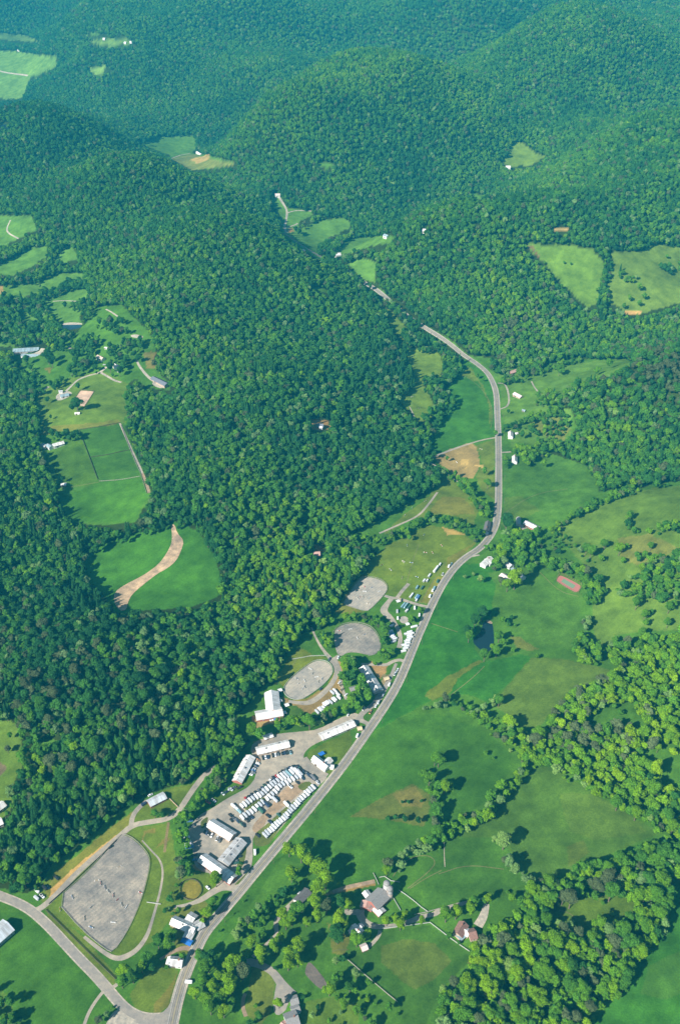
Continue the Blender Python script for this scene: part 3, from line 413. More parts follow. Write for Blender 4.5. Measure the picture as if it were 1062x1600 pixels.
me = bpy.data.meshes.new('ground'); me.vertices.add(len(xf)); me.vertices.foreach_set('co', np.stack([xf, yf, zf], -1).astype(np.float32).ravel())
me.loops.add(F.size); me.loops.foreach_set('vertex_index', F.astype(np.int32).ravel()); me.polygons.add(len(F)); me.polygons.foreach_set('loop_start', np.arange(0, F.size, 4, dtype=np.int32))
me.update(calc_edges=True); me.polygons.foreach_set('use_smooth', np.ones(len(F), bool))
at = me.attributes.new('alb', 'FLOAT_COLOR', 'POINT'); at.data.foreach_set('color', np.concatenate([gc, np.ones((len(gc), 1))], 1).astype(np.float32).ravel())
me.materials.append(ground_mat('meadow_grass', stripes=.055)); go = bpy.data.objects.new('ground', me); COL.objects.link(go); tag(go, kind='structure')
# ------------------------------------------------------------------ draped sheets and roads
def densify(P, step, closed=True):
    out = []; n = len(P)
    for i in range(n if closed else n-1):
        a = np.array(P[i]); b = np.array(P[(i+1) % n]); k = max(1, int(np.linalg.norm(b-a)/step))
        for j in range(k): out.append(tuple(a+(b-a)*j/k))
    if not closed: out.append(tuple(P[-1]))
    return out
def smooth_pts(P, closed=False, it=2):
    P = [tuple(p) for p in P]
    for _ in range(it):
        Q = []; n = len(P)
        for i in range(n if closed else n-1):
            a = P[i]; b = P[(i+1) % n]
            Q += [(a[0]*.75+b[0]*.25, a[1]*.75+b[1]*.25), (a[0]*.25+b[0]*.75, a[1]*.25+b[1]*.75)]
        if not closed: Q = [P[0]]+Q+[P[-1]]
        P = Q
    return P
SHEETS = []; WLINES = []
def sheet(name, poly, m, off, it=1, step=6):
    SHEETS.append(poly)
    W = smooth_pts(castl(poly), True, it); W = densify(W, step); n = len(W); A = np.array(W)
    gx = np.arange(A[:, 0].min(), A[:, 0].max(), step); gy = np.arange(A[:, 1].min(), A[:, 1].max(), step)
    mx, my = np.meshgrid(gx, gy); mx = mx.ravel(); my = my.ravel(); ins = inpoly(mx, my, W)
    pts = [Vector(p) for p in W]+[Vector((a, b)) for a, b in zip(mx[ins]+.13, my[ins]+.17)]
    r = delaunay_2d_cdt(pts, [], [list(range(n))], 1, 1e-4)
    V = np.array([(p.x, p.y) for p in r[0]]); z = Hh(V[:, 0], V[:, 1])+off
    fc = [f if (Vector(V[f[1]]-V[f[0]]).cross(Vector(V[f[2]]-V[f[0]])) if False else ((V[f[1]][0]-V[f[0]][0])*(V[f[2]][1]-V[f[0]][1])-(V[f[1]][1]-V[f[0]][1])*(V[f[2]][0]-V[f[0]][0]))) > 0 else f[::-1] for f in r[2]]
    o = mesh_obj(name, [(a, b, c) for (a, b), c in zip(V, z)], fc, m, smooth=True); return tag(o, kind='structure')
def ribbon_w(name, W, width, m, off, tagit=True, side=0.0):
    W = densify(W, 4, False); P = np.array(W); WLINES.append((P[::2], (width if np.isscalar(width) else float(np.mean(width)))/2)); d = np.gradient(P, axis=0); d /= np.linalg.norm(d, axis=1, keepdims=True)+1e-9
    nx = np.stack([-d[:, 1], d[:, 0]], -1); wv = np.full(len(P), width/2) if np.isscalar(width) else np.interp(np.linspace(0, 1, len(P)), np.linspace(0, 1, len(width)), width)/2
    a = P+nx*(side+wv[:, None]); b = P+nx*(side-wv[:, None]); K = 3; V = []; F = []
    for i in range(len(P)):
        for k in range(K):
            q = a[i]*(1-k/(K-1))+b[i]*k/(K-1); V.append((q[0], q[1], float(Hh(q[0], q[1]))+off))
    for i in range(len(P)-1):
        for k in range(K-1): F.append((i*K+k+1, (i+1)*K+k+1, (i+1)*K+k, i*K+k))
    o = mesh_obj(name, V, F, m, smooth=True)
    return tag(o, kind='structure') if tagit else o
def line_w(pts, it=2): return smooth_pts(castl(pts), False, it)
print('roads')
ASPH = ground_mat('asphalt', (.275, .27, .268), scales=((.03, .25), (.25, .25), (2.5, .25)), mul=1.0)
SHOU = ground_mat('gravel_shoulder', (.43, .415, .385), scales=((.05, .4), (.4, .4), (3, .3)))
GRAV = ground_mat('gravel', (.37, .352, .325), scales=((.03, .4), (.15, .35), (1.5, .3)))
DIRTM = ground_mat('dirt', (.34, .265, .20), scales=((.04, .4), (.2, .4), (1.5, .3)))
SAND = ground_mat('grey_sand_footing', (.285, .28, .28), scales=((.03, .35), (.12, .35), (.9, .35)), stripes=.09, samp=1.8)
SAND2 = ground_mat('pale_sand_footing', (.40, .39, .375), scales=((.04, .25), (.2, .3), (1.2, .25)), stripes=.1, samp=1.8)
YL = mat('road_paint_yellow', (.42, .34, .12)); WL = mat('road_paint_white', (.7, .7, .68))
main_px = [(236,1760),(258,1650),(269,1600),(277,1562),(290,1520),(305,1486),(320,1456),(339,1434),(362,1407),(380,1386),(400,1361),(444,1309),(482,1264),(527,1208),(550,1177),(569,1150),(598,1108),(620,1072),(637,1033),(651,997),(662,973),(673,947),(692,910),(711,885),(728,870),(748,858),(762,843),(771,828),(776,812),(778,790),(778.5,760),(778.5,720),(778,681),(776.5,650),(775.5,617),(771,600),(762,583),(747,570),(735,562),(724,555),(712,545),(702,537),(688,527),(668,515),(655,507),(640,497),(620,480),(604,466),(592,456),(582,449),(565,440),(545,425),(525,410),(500,401),(487,393),(474,385),(455,371),(442,364)]
MW = line_w(main_px, 2)
ribbon_w('gravel_verge', MW, 10.0, SHOU, .12); ribbon_w('road', MW, 7.4, ASPH, .20)
TRK_M = ground_mat('worn_asphalt', (.215, .213, .213), scales=((.03, .3), (.25, .3), (2.5, .25)))
for sd in (-2.5, -1.0, 1.0, 2.5): ribbon_w('tyre_track', MW, .7, TRK_M, .222, side=sd)
for k, (sd, wd, mt) in enumerate(((0.22, .16, YL), (-.22, .16, YL), (3.2, .14, WL), (-3.2, .14, WL))): ribbon_w('road_marking', MW[:int(len(MW)*.85)], wd, mt, .24, side=sd)
side_px = [(-140,1330),(-60,1375),(0,1400),(25,1409),(49,1422),(75,1445),(100,1472),(124,1498),(148,1522),(170,1547),(183,1563),(198,1578),(215,1588),(235,1592),(262,1590)]
SW = line_w(side_px, 2); ribbon_w('gravel_verge', SW, 8.6, SHOU, .09); ribbon_w('side_road', SW, 6.4, ASPH, .16)
sheet('road_junction', fr('A', [(570,1020),(640,1030),(690,1005),(715,960),(730,990),(720,1062),(640,1100),(600,1080),(560,1050)]), ASPH, .14)
def path(name, fk, pts, wd, m, off=.10): return ribbon_w(name, line_w(fr(fk, pts)), wd, m, off)
path('gravel_drive', 'A', [(135,600),(185,573),(250,510),(310,445),(370,390),(440,330),(500,280),(550,236),(620,224),(700,212),(745,176),(790,105),(830,50),(860,20),(900,-8)], 5.5, ASPH if False else GRAV)
path('gravel_drive', 'A', [(545,238),(550,200),(575,165),(610,138)], 4.5, GRAV, .13)
path('dirt_track', 'A', [(700,225),(690,290),(683,350)], 2.5, ground_mat('faint_dirt', (.20, .17, .09)), .07)
path('dirt_track', 'A', [(590,300),(630,345),(665,380),(678,430),(668,500),(650,570),(630,640),(610,700),(570,755),(520,785),(480,792),(430,765),(350,700)], [1.2,1.5,1.8,2,2.5,4,5,3.5,2.5], GRAV, .08)
path('farm_lane', 'A', [(345,1080),(370,1010),(410,950),(438,918)], 2.6, GRAV); path('farm_lane', 'A', [(455,915),(480,905),(500,880)], 3, GRAV, .10)
path('farm_lane', 'A', [(725,578),(790,565),(840,545),(880,515),(930,490),(985,500)], [3,3,5,6,7,8], GRAV, .10)
path('farm_lane', 'F', [(560,560),(450,530),(330,580),(200,660)], [5,4,3,2], DIRTM, .08)
sheet('parking_yard', yard_poly, GRAV, .06); sheet('gravel_forecourt', fr('A', [(440,1062),(470,1010),(500,1000),(560,1030),(600,1062),(590,1150),(400,1150)]), SHOU, .05)
sheet('parking_dirt', fr('K2', [(310,870),(290,830),(310,780),(400,680),(500,580),(560,480),(640,400),(730,370),(800,340),(880,340),(900,380),(820,430),(700,540),(600,610),(540,670),(450,720),(420,800),(340,870)]), DIRTM, .10)
GRS = ground_mat('parking_grass', (.115, .155, .045))
sheet('parking_grass_patch', fr('K2', [(200,600),(330,520),(420,500),(440,540),(330,600),(240,650)]), GRS, .10); sheet('parking_grass_patch', fr('K2', [(310,890),(420,800),(470,760),(620,620),(820,470),(930,370),(940,400),(860,500),(720,660),(600,790),(500,940),(470,990),(380,1020),(310,1000)]), GRS, .12)
sheet('parking_grass_patch', fr('K2', [(760,380),(870,330),(920,370),(850,440),(780,420)]), GRS, .13)
sheet('parking_grass_patch', fr('K1', [(290,350),(370,300),(360,360),(320,430),(290,420)]), GRS, .1); sheet('parking_grass_patch', fr('K1', [(640,1010),(720,930),(780,850),(790,870),(700,980),(650,1020)]), GRS, .14)
sheet('parking_grass_patch', fr('K1', [(660,800),(770,580),(760,700),(730,820),(680,850)]), GRS, .1)
sheet('riding_arena', fr('A', [(232,548),(360,438),(498,282),(520,277),(560,300),(608,350),(622,385),(614,440),(590,530),(560,610),(520,690),(470,764),(440,752),(340,670)]), SAND, .12, 1)
sheet('riding_arena', fr('Q', [(430,490),(450,460),(500,440),(560,436),(620,452),(660,485),(685,535),(688,580),(660,608),(620,616),(560,600),(500,600),(470,625),(440,600)]), SAND, .12, 2)
sheet('riding_arena', fr('Q', [(485,320),(540,235),(575,192),(600,183),(650,186),(700,205),(724,232),(722,258),(690,300),(625,366),(600,370),(540,352),(490,335)]), SAND2, .12, 1)
sheet('riding_arena', fr('Q', [(150,795),(200,735),(300,660),(335,645),(375,647),(405,662),(423,690),(420,720),(370,780),(290,840),(240,862),(190,855),(158,830)]), SAND2, .12, 2)
sheet('riding_arena', fr('L', [(420,500),(480,418),(558,424),(500,512)]), ground_mat('tan_footing', (.60, .45, .37)), .12, 0, 4)
sheet('riding_arena', fr('H', [(690,700),(710,635),(740,640),(850,780),(835,825),(790,820),(700,730)]), ground_mat('dark_footing', (.17, .155, .15)), .1)
sheet('round_pen_floor', [(FR['P'][0]+(470+46*math.cos(a))/6.6375, FR['P'][1]+(720+38*math.sin(a))/6.6375) for a in np.linspace(0, 2*math.pi, 16, endpoint=False)], SAND2, .12, 1, 3)
sheet('ploughed_strip', fr('X', [(267,820),(273,819),(277,833),(288,845),(283,861),(276,876),(262,888),(245,897),(222,915),(207,928),(200,941),(198,953),(187,955),(178,940),(179,925),(196,913),(226,898),(249,881),(261,864),(268,850),(269,836)]), ground_mat('bare_soil_strip', (.43, .335, .25), scales=((.03, .5), (.12, .5), (.8, .4))), .14)
path('gravel_drive', 'P', [(735,590),(640,570),(540,540),(420,500),(330,490),(270,470)], 4.5, GRAV); path('gravel_drive', 'P', [(400,490),(450,420),(520,345)], 4.5, GRAV, .12)
path('gravel_drive', 'P', [(340,500),(290,560),(250,630),(320,690),(380,760),(425,850),(435,930),(420,1010)], [6,6,9,8,5,5,5,6], GRAV, .13)
path('dirt_track', 'Q', [(305,460),(340,540),(380,600),(420,640),(450,700),(430,760),(370,830),(300,880),(240,880),(180,870)], [2.5,2.5,4,5,5,6,7,5,4], GRAV, .08)
path('dirt_track', 'Q', [(440,640),(465,700),(470,790),(500,860)], 3.5, GRAV, .09); path('dirt_track', 'Q', [(460,620),(430,640)], 6, GRAV, .1)
path('gravel_drive', 'K4', [(1000,90),(960,70),(880,90),(820,130),(700,120),(560,120)], 4.5, GRAV); path('gravel_drive', 'K4', [(920,110),(870,240),(800,370),(760,440),(700,530),(600,600),(540,660),(560,720)], [3,4,6,7,6,6,9], ASPH, .09)
path('gravel_drive', 'K4', [(540,700),(600,720),(645,750)], 5, GRAV, .12); path('gravel_drive', 'K1', [(805,450),(795,600),(800,720),(780,830)], 5.5, GRAV, .16); path('gravel_drive', 'K1', [(470,1062),(560,1010),(660,950),(760,850)], 6, GRAV, .17)
path('gravel_drive', 'K2', [(820,100),(900,190),(990,250),(1062,290)], 8, GRAV, .17)
path('farm_lane', 'E', [(465,487),(400,498),(300,530),(210,565),(170,580)], [3,3,4,4,3.5], GRAV); path('farm_lane', 'E', [(-20,885),(60,850),(140,815),(180,770),(220,715)], 3, GRAV); path('farm_lane', 'E', [(470,262),(500,262),(515,300),(518,355),(480,370),(470,372)], 3, GRAV)
path('farm_lane', 'E', [(610,255),(625,285),(650,308)], 2.5, GRAV); path('farm_lane', 'E', [(480,550),(525,547)], 3.5, GRAV); path('farm_lane', 'E', [(590,860),(560,870),(575,850)], 4, GRAV); path('farm_lane', 'E', [(105,360),(120,390),(130,420)], 2, GRAV)
path('farm_lane', 'E', [(345,985),(375,978),(395,975)], 3, SHOU); path('field_track', 'E', [(170,580),(240,620),(300,670),(340,690)], 2, GRAV)
path('farm_lane', 'L', [(410,160),(420,175)], 4, GRAV); path('gravel_drive', 'L', [(385,430),(420,395),(460,355),(520,330),(590,315),(630,280),(650,260)], [6,4,4,4,5,5], SHOU); path('gravel_drive', 'L', [(595,310),(640,335),(680,360),(720,370)], 4, SHOU, .12)
sheet('gravel_forecourt', fr('L', [(330,460),(345,435),(400,420),(430,430),(420,450),(370,475),(340,478)]), SHOU, .11); sheet('gravel_forecourt', fr('L', [(120,215),(230,190),(250,160),(300,190),(240,205),(140,230)]), SHOU, .11); sheet('gravel_forecourt', fr('L', [(900,370),(940,355),(985,390),(960,408),(910,390)]), SHOU, .11)
path('farm_lane', 'L', [(232,430),(290,395)], 6, SHOU); path('farm_lane', 'L', [(808,235),(830,280),(880,340),(920,365)], [3,4,5,6], SHOU); path('farm_lane', 'L', [(712,612),(750,700),(790,790),(830,870),(845,910)], 3.2, SHOU); path('farm_lane', 'L', [(845,910),(870,970),(885,1025)], 4, DIRTM)
sheet('gravel_forecourt', fr('L', [(770,92),(800,84),(850,95),(845,108),(790,106)]), SHOU, .11); path('field_track', 'J', [(45,435),(28,470),(35,490),(78,512)], 3.5, SHOU); path('field_track', 'J', [(220,772),(270,768),(330,772)], 3, SHOU); path('field_track', 'J', [(440,805),(495,840)], 3, SHOU)
path('farm_lane', 'V', [(140,275),(150,290),(170,320),(183,345),(178,380),(170,410),(180,435)], [6,6,5,5,6,8], SHOU); path('farm_lane', 'V', [(183,352),(210,343),(240,342),(285,345)], 3.5, SHOU); path('farm_lane', 'V', [(180,412),(220,400),(225,395)], 3.5, SHOU)
path('farm_lane', 'J', [(700,180),(740,165),(790,158)], 4, SHOU); path('farm_lane', 'X', [(-60,100),(0,110),(44,118)], 8, SHOU)
path('farm_lane', 'I', [(190,270),(185,310),(220,360),(290,390),(360,390),(440,380),(560,345),(600,320),(700,305),(730,280),(860,240),(940,215),(1062,190)], [7,7,6,5,4,4,5,4,5,4,2,2], GRAV); path('farm_lane', 'I', [(80,290),(150,290),(200,290)], 5, GRAV, .12); path('farm_lane', 'I', [(325,415),(320,450),(270,510),(215,550)], 3, GRAV)
path('farm_lane', 'I', [(1062,230),(1040,320),(1000,385)], [4,7,8], SHOU); path('dirt_track', 'I', [(290,75),(200,95),(100,115),(0,150)], 4, DIRTM)
path('gravel_drive', 'H', [(630,210),(570,260),(500,330),(490,380),(500,440),(440,500),(330,600)], [6,5,4,4,3,3,3], GRAV); path('gravel_drive', 'H', [(290,640),(330,635),(400,660),(470,700),(520,770),(560,830),(590,870)], [7,7,6,6,7,10,12], ASPH, .12)
sheet('paved_forecourt', fr('H', [(500,760),(560,790),(615,860),(570,930),(560,970),(500,1010),(470,960),(480,860)]), ASPH, .07); path('field_track', 'H', [(280,850),(262,900),(265,960),(285,1010)], 3, DIRTM); path('field_track', 'B', [(912,310),(912,360),(915,410)], .8, GRAV)
path('farm_lane', 'K4', [(180,0),(230,60),(260,110)], 3, GRAV, .12)
sheet('tennis_court', fr('N', [(660,645),(675,618),(700,618),(820,680),(825,695),(805,730),(780,730),(665,660)]), mat('court_red', (.42, .16, .13)), .12, 1, 3); sheet('tennis_court_surface', fr('N', [(690,658),(708,638),(790,685),(772,708)]), mat('court_green', (.17, .27, .16)), .16, 0, 3)
FT = ground_mat('worn_grass', (.16, .19, .08))
for fk, pts in (('B', [(700,450),(730,400),(790,365),(850,362),(880,390),(850,430),(760,500)]), ('B', [(770,500),(830,460),(900,425)]), ('C', [(60,440),(180,400),(330,420)]), ('G', [(110,760),(200,690),(250,640)]), ('G', [(30,462),(140,498)]), ('E', [(310,225),(350,240),(400,280),(440,340),(452,400),(440,450)]), ('L', [(300,1010),(450,985),(590,960)]), ('Q', [(230,620),(190,700),(160,740)]), ('P', [(640,540),(720,400),(800,270),(900,120)]), ('Q', [(900,0),(860,110),(830,220)]), ('H', [(880,560),(930,545),(990,550)]), ('C', [(560,590),(600,600),(630,625)]), ('G', [(480,250),(560,330),(640,350)]), ('E', [(500,800),(620,720),(760,700)])):
    path('field_track', fk, pts, .9, FT, .06)
# water
WAT, n_, o_ = new_mat('pond_water'); p_ = N(n_, 'ShaderNodeBsdfPrincipled'); p_.inputs['Base Color'].default_value = (.010, .026, .034, 1); p_.inputs['Roughness'].default_value = .12
nz_ = N(n_, 'ShaderNodeTexNoise'); nz_.inputs['Scale'].default_value = .8; bp_ = N(n_, 'ShaderNodeBump'); bp_.inputs['Strength'].default_value = .15; n_.links.new(nz_.outputs[0], bp_.inputs['Height']); n_.links.new(bp_.outputs[0], p_.inputs['Normal']); n_.links.new(p_.outputs[0], o_.inputs[0])
for nm, pl in (('water', fr('G', [(205,525),(238,495),(243,460),(262,450),(285,462),(288,500),(292,540),(280,575),(250,582),(222,562),(203,542)])), ('water', fr('J', [(238,872),(270,866),(320,866),(345,874),(330,884),(280,892),(240,888)])), ('water', fr('J', [(0,40),(30,38),(50,50),(20,70),(0,75)]))): sheet(nm, pl, WAT, .1, 2, 5)
sheet('pond_shore', fr('G', [(255,455),(265,446),(285,458),(280,466)]), DIRTM, .14, 1, 3); sheet('pond_shore', fr('J', [(238,870),(275,860),(330,860),(348,868),(320,869),(270,870)]), SHOU, .14, 1, 3)

# ------------------------------------------------------------------ buildings
print('buildings')
FOOT = []          # (x, y, radius) kept clear of trees
WHITE = mat('white_metal_roof', (.80, .78, .75), .5, .07, .25, wave=.9); GREYR = mat('grey_metal_roof', (.50, .50, .50), .6, .10, .3, wave=.7); BLUER = mat('blue_grey_roof', (.30, .40, .44), .5, .1, .3, wave=.6)
DARKR = mat('dark_shingle_roof', (.13, .125, .125), .85, .2, 1.2); BROWNR = mat('brown_shingle_roof', (.27, .15, .12), .85, .2, 1.2); SLATE = mat('slate_shingle_roof', (.26, .25, .24), .85, .18, 1.0); PINKR = mat('faded_red_roof', (.50, .30, .25), .8, .15, .6)
WW = mat('white_siding', (.72, .70, .66), .7, .06, 1); REDW = mat('red_barn_siding', (.36, .13, .10), .8, .2, 1.5); TANW = mat('tan_siding', (.45, .33, .25), .8, .12, 1.2); GREYW = mat('grey_siding', (.36, .35, .33), .8, .12, 1.2)
GLASS = mat('window_glass', (.03, .04, .05), .15, .1, 2, spec=.6); DOOR = mat('door_paint', (.14, .10, .08), .7); TRIM = mat('white_trim', (.75, .74, .72), .6); BRICK = mat('chimney_brick', (.30, .13, .09), .9); VENT = mat('vent_metal', (.16, .16, .17), .5)
BLUE = mat('blue_tarp', (.03, .16, .50), .5); CONC = mat('concrete', (.42, .41, .39), .9); WOODM = mat('weathered_wood', (.30, .25, .20), .9)
def building(name, label, cat, fk, blocks, windows=4, doors=1, chimney=False, vents=0, group=None, hip=False):
    """blocks: (ridge end, ridge end, width, eave, rise, roof, wall)"""
    root = None
    for bi, (a, b, wd, ev, rise, rm, wm) in enumerate(blocks):
        (ax, ay), (bx, by) = castl(fr(fk, [a, b]), ev+rise)
        wd *= .9; ev *= .88; L = math.hypot(bx-ax, by-ay); ang = math.atan2(by-ay, bx-ax); mx, my = (ax+bx)/2, (ay+by)/2
        if root is None:
            z0 = float(Hh(mx, my)); root = thing(name, label, cat, (mx, my, z0), ang, group); rx, ry, ra = mx, my, ang
        FOOT.append((mx, my, max(L, wd)/2+1.5)) if L < wd*1.8 else [FOOT.append((ax+(bx-ax)*t, ay+(by-ay)*t, wd/2+3)) for t in np.linspace(0, 1, int(L/wd*1.5)+2)]
        dx, dy = mx-rx, my-ry; c, s_ = math.cos(-ra), math.sin(-ra); ox, oy = dx*c-dy*s_, dx*s_+dy*c; th = ang-ra; ct, st = math.cos(th), math.sin(th)
        def T(P): return [(ox+p[0]*ct-p[1]*st, oy+p[0]*st+p[1]*ct, p[2]) for p in P]
        h, l = wd/2, L/2; zb = -1.5
        m = MB()
        if rise > .3 and not hip:
            pr = [(-h, zb), (h, zb), (h, ev), (0, ev+rise), (-h, ev)]
            m.hull([T([(x, q[0], q[1]) for q in pr]) for x in (-l, l)]); m.build('wall', wm, root)
            r = MB(); oh = .55; t = .22; sl_ = rise/h; e0 = h+oh; ze = ev-oh*sl_+.03; zr = ev+rise+.03
            for sgn in (-1, 1):
                q = [(0, zr), (sgn*e0, ze), (sgn*e0, ze+t), (0, zr+t)]
                if sgn < 0: q = q[::-1]
                r.hull([T([(x, p[0], p[1]) for p in q]) for x in (-l-oh, l+oh)])
            rc = MB(); rc.hull([T([(x, y, z) for y, z in ((-.25, zr+t-.03), (.25, zr+t-.03), (0, zr+t+.14))]) for x in (-l-oh-.02, l+oh+.02)])
            ro = r.build('roof', rm, root); rc.build('ridge_cap', TRIM if rm in (WHITE, GREYR) else rm, ro)
        elif hip:
            m.hull([T([(-l, -h, z), (l, -h, z), (l, h, z), (-l, h, z)]) for z in (zb, ev)]); m.build('wall', wm, root)
            r = MB(); oh = .5; r.hull([T([(-l-oh, -h-oh, ev), (l+oh, -h-oh, ev), (l+oh, h+oh, ev), (-l-oh, h+oh, ev)]), T([(-max(l-h, .3), -.1, ev+rise), (max(l-h, .3), -.1, ev+rise), (max(l-h, .3), .1, ev+rise), (-max(l-h, .3), .1, ev+rise)])]); ro = r.build('roof', rm, root)
        else:
            m.hull([T([(-l, -h, z), (l, -h, z), (l, h, z), (-l, h, z)]) for z in (zb, ev)]); m.build('wall', wm, root)
            r = MB(); r.hull([T([(-l-.3, -h-.3, z+.02), (l+.3, -h-.3, z+.02+rise*.5), (l+.3, h+.3, z+.02+rise), (-l-.3, h+.3, z+.02+rise*.5)]) for z in (ev, ev+.3)]); ro = r.build('roof', rm, root)
        if bi == 0:
            zc = float(Hh(mx, my))-z0
            for k in range(vents):
                x = -l+(k+.7)*2*l/(vents+.4); v = MB(); y = (1 if k % 2 else -1)*h*.28; zz = ev+rise*(1-.28)+.2
                v.hull([T([(x-.6, y-.6, z), (x+.6, y-.6, z), (x+.6, y+.6, z), (x-.6, y+.6, z)]) for z in (zz-.4, zz+.75)]); v.build('roof_vent', VENT, ro)
            if chimney:
                v = MB(); x = l*.45; v.hull([T([(x-.55, -.5, z), (x+.55, -.5, z), (x+.55, .5, z), (x-.55, .5, z)]) for z in (ev+rise*.4, ev+rise+1.5)]); v.build('chimney', BRICK, ro)
            for k in range(doors):
                x = -l*.35+k*l*.9; v = MB(); v.hull([T([(x-1.4, y, 0), (x+1.4, y, 0), (x+1.4, y, 2.5), (x-1.4, y, 2.5)]) for y in (-h-.06, -h+.1)]); v.build('door', DOOR, root)
        for sgn in (-1, 1):
            nw = windows if bi == 0 else max(1, windows//2)
            for k in range(nw):
                x = -l+(k+.5)*2*l/nw; y0 = sgn*h
                if bi == 0 and sgn < 0 and doors and abs(x+l*.35) < 2.4: x += 3
                if abs(x) > l-.9: continue
                v = MB(); v.hull([T([(x-.65, y, 1.25), (x+.65, y, 1.25), (x+.65, y, 2.35), (x-.65, y, 2.35)]) for y in sorted((y0-sgn*.1, y0+sgn*.05))])
                f = MB(); f.hull([T([(x-.8, y, 1.1), (x+.8, y, 1.1), (x+.8, y, 2.5), (x-.8, y, 2.5)]) for y in sorted((y0-sgn*.12, y0+sgn*.03))]); fo = f.build('window', TRIM, root); v.build('pane', GLASS, fo)
    return root
B = building
B('stable_barn', 'long white barn with narrow ridge beside the row of four dark cars', 'barn', 'K1', [((385,345),(620,492),11,3.4,2.4,WHITE,TANW)], 8, 2)
B('stable_barn', 'light grey barn with dark roof vents meeting the long white barn at an angle', 'barn', 'K1', [((708,530),(522,758),12.5,4,2.6,GREYR,GREYW)], 7, 1, vents=5)
B('stable_barn', 'long white barn closest to the main road, with a small annex at its end', 'barn', 'K1', [((300,705),(628,935),11,3.8,2.5,WHITE,REDW),((545,905),(585,965),6,2.6,.6,GREYR,REDW)], 8, 2)
B('stable_barn', 'white roofed barn with red gable end at the west edge of the parking yard', 'barn', 'K2', [((272,62),(132,320),11,3.2,2.2,WHITE,REDW)], 8, 1, vents=3)
B('stable_barn', 'long white barn above the row of cars at the top of the yard', 'barn', 'K3', [((335,862),(668,790),10.5,3.2,2.2,WHITE,TANW)], 8, 2, vents=2)
B('indoor_riding_hall', 'L shaped white and rust tinted hall at the forest edge beside the oval arena', 'hall', 'K3', [((490,250),(512,450),16,4.5,3.2,WHITE,REDW),((328,492),(600,455),14,4,2.6,WHITE,REDW)], 5, 1)
B('shed', 'small white shed between the trees above the long barn', 'shed', 'K3', [((412,735),(500,708),6,2.4,1.2,WHITE,TANW)], 1, 1)
B('stable_barn', 'white barn with a dark end and dark side roof beside the tall grove', 'barn', 'K4', [((585,130),(738,375),11.5,3.6,2.6,WHITE,GREYW)], 8, 1, vents=4)
B('stable_barn', 'long pale barn running alongside the lane beside the main road', 'barn', 'K4', [((138,848),(478,708),10.5,3.2,2.2,WHITE,GREYW)], 9, 2, vents=3)
B('hut', 'small weathered grey hut among the trees by the dirt track', 'hut', 'K4', [((445,365),(500,350),6,2.6,1.4,SLATE,WOODM)], 1, 1)
B('booth', 'tan judging booth on the dirt beside the angled barn', 'booth', 'K4', [((800,262),(840,250),4.5,2.6,.9,mat('tan_canvas',(.62,.50,.30),.8),TANW)], 1, 1)
B('booth', 'pale wooden booth at the road end of the long pale barn', 'booth', 'K4', [((520,775),(562,768),5,2.6,1.,mat('tan_canvas',(.62,.50,.30),.8),TANW)], 1, 1)
B('farmhouse', 'white farmhouse on the lawn at the corner of the yard and the road', 'house', 'D', [((852,638),(926,694),8.5,4.5,2.6,WHITE,WW),((916,672),(942,650),7,4,2,WHITE,WW),((936,690),(960,694),5,3,1.2,WHITE,WW)], 4, 1, True)
B('stable_barn', 'white roofed barn with grey wings beside the blue tarp near the road bend', 'barn', 'F', [((328,228),(560,330),9,3.6,2.4,WHITE,TANW),((540,300),(480,420),8,3.2,1.8,WHITE,TANW),((490,190),(560,230),9,3,1.6,GREYR,GREYW),((570,300),(640,260),9,3,1.6,GREYR,GREYW)], 5, 1, vents=1)
B('cottage', 'small grey cottage shaded by trees just south of the blue tarp barn', 'house', 'F', [((305,650),(430,665),8.5,3.6,2.4,GREYR,WW),((310,625),(290,690),5,3.2,1.6,WHITE,WW)], 3, 1, True)
B('garage_barn', 'pale blue grey roofed barn beside the forest above the large grey arena', 'barn', 'K', [((822,470),(910,425),9.5,3.2,1.8,mat('pale_blue_roof',(.60,.64,.68),.5,.06,.3,wave=.6),REDW)], 4, 1)
B('warehouse', 'large pale roofed building at the left edge beside the side road', 'warehouse', 'A', [((-90,745),(32,640),17,5,3,mat('pale_blue_roof',(.60,.64,.68)),GREYW)], 5, 1)
B('house', 'white roofed house at the left edge with a drive, the upper of two', 'house', 'K', [((-30,505),(18,465),9,4,2.4,WHITE,WW)], 2, 1)
B('house', 'white roofed house at the left edge, the lower of two', 'house', 'K', [((-40,585),(8,562),9,4,2.4,WHITE,WW)], 2, 1)
B('machine_shed', 'dark roofed shed with a white gable end in the trees east of the road', 'shed', 'H', [((634,205),(712,128),8.5,3,2,DARKR,WW),((655,165),(668,152),4,2.8,.6,WHITE,WW)], 3, 1)
hb = B('dairy_barn', 'big grey roofed barn with red gables and a white lean-to by two silos', 'barn', 'I', [((352,130),(268,212),15,5.5,4.2,SLATE,REDW),((240,205),(228,248),11,3.4,2.2,PINKR,REDW),((298,245),(340,288),8.5,3,1.4,WHITE,REDW),((262,240),(250,262),5,3,1.2,SLATE,REDW)], 4, 1)
B('shed', 'small white shed touching the corner of the red dairy barn', 'shed', 'I', [((222,140),(245,168),6,3,1.2,WHITE,WW)], 1, 1)
B('farmhouse', 'bright white farmhouse in the shade of trees below the red dairy barn', 'house', 'I', [((132,378),(192,425),9,4.6,2.6,WHITE,WW),((180,370),(200,388),5,3.6,1.2,GREYR,WW)], 3, 1, True)
B('shed', 'tiny pink and white shed on the track beside the large paddock', 'shed', 'I', [((196,530),(232,515),6,2.6,1.4,mat('pale_pink_roof',(.68,.56,.52),.7),REDW)], 1, 1)
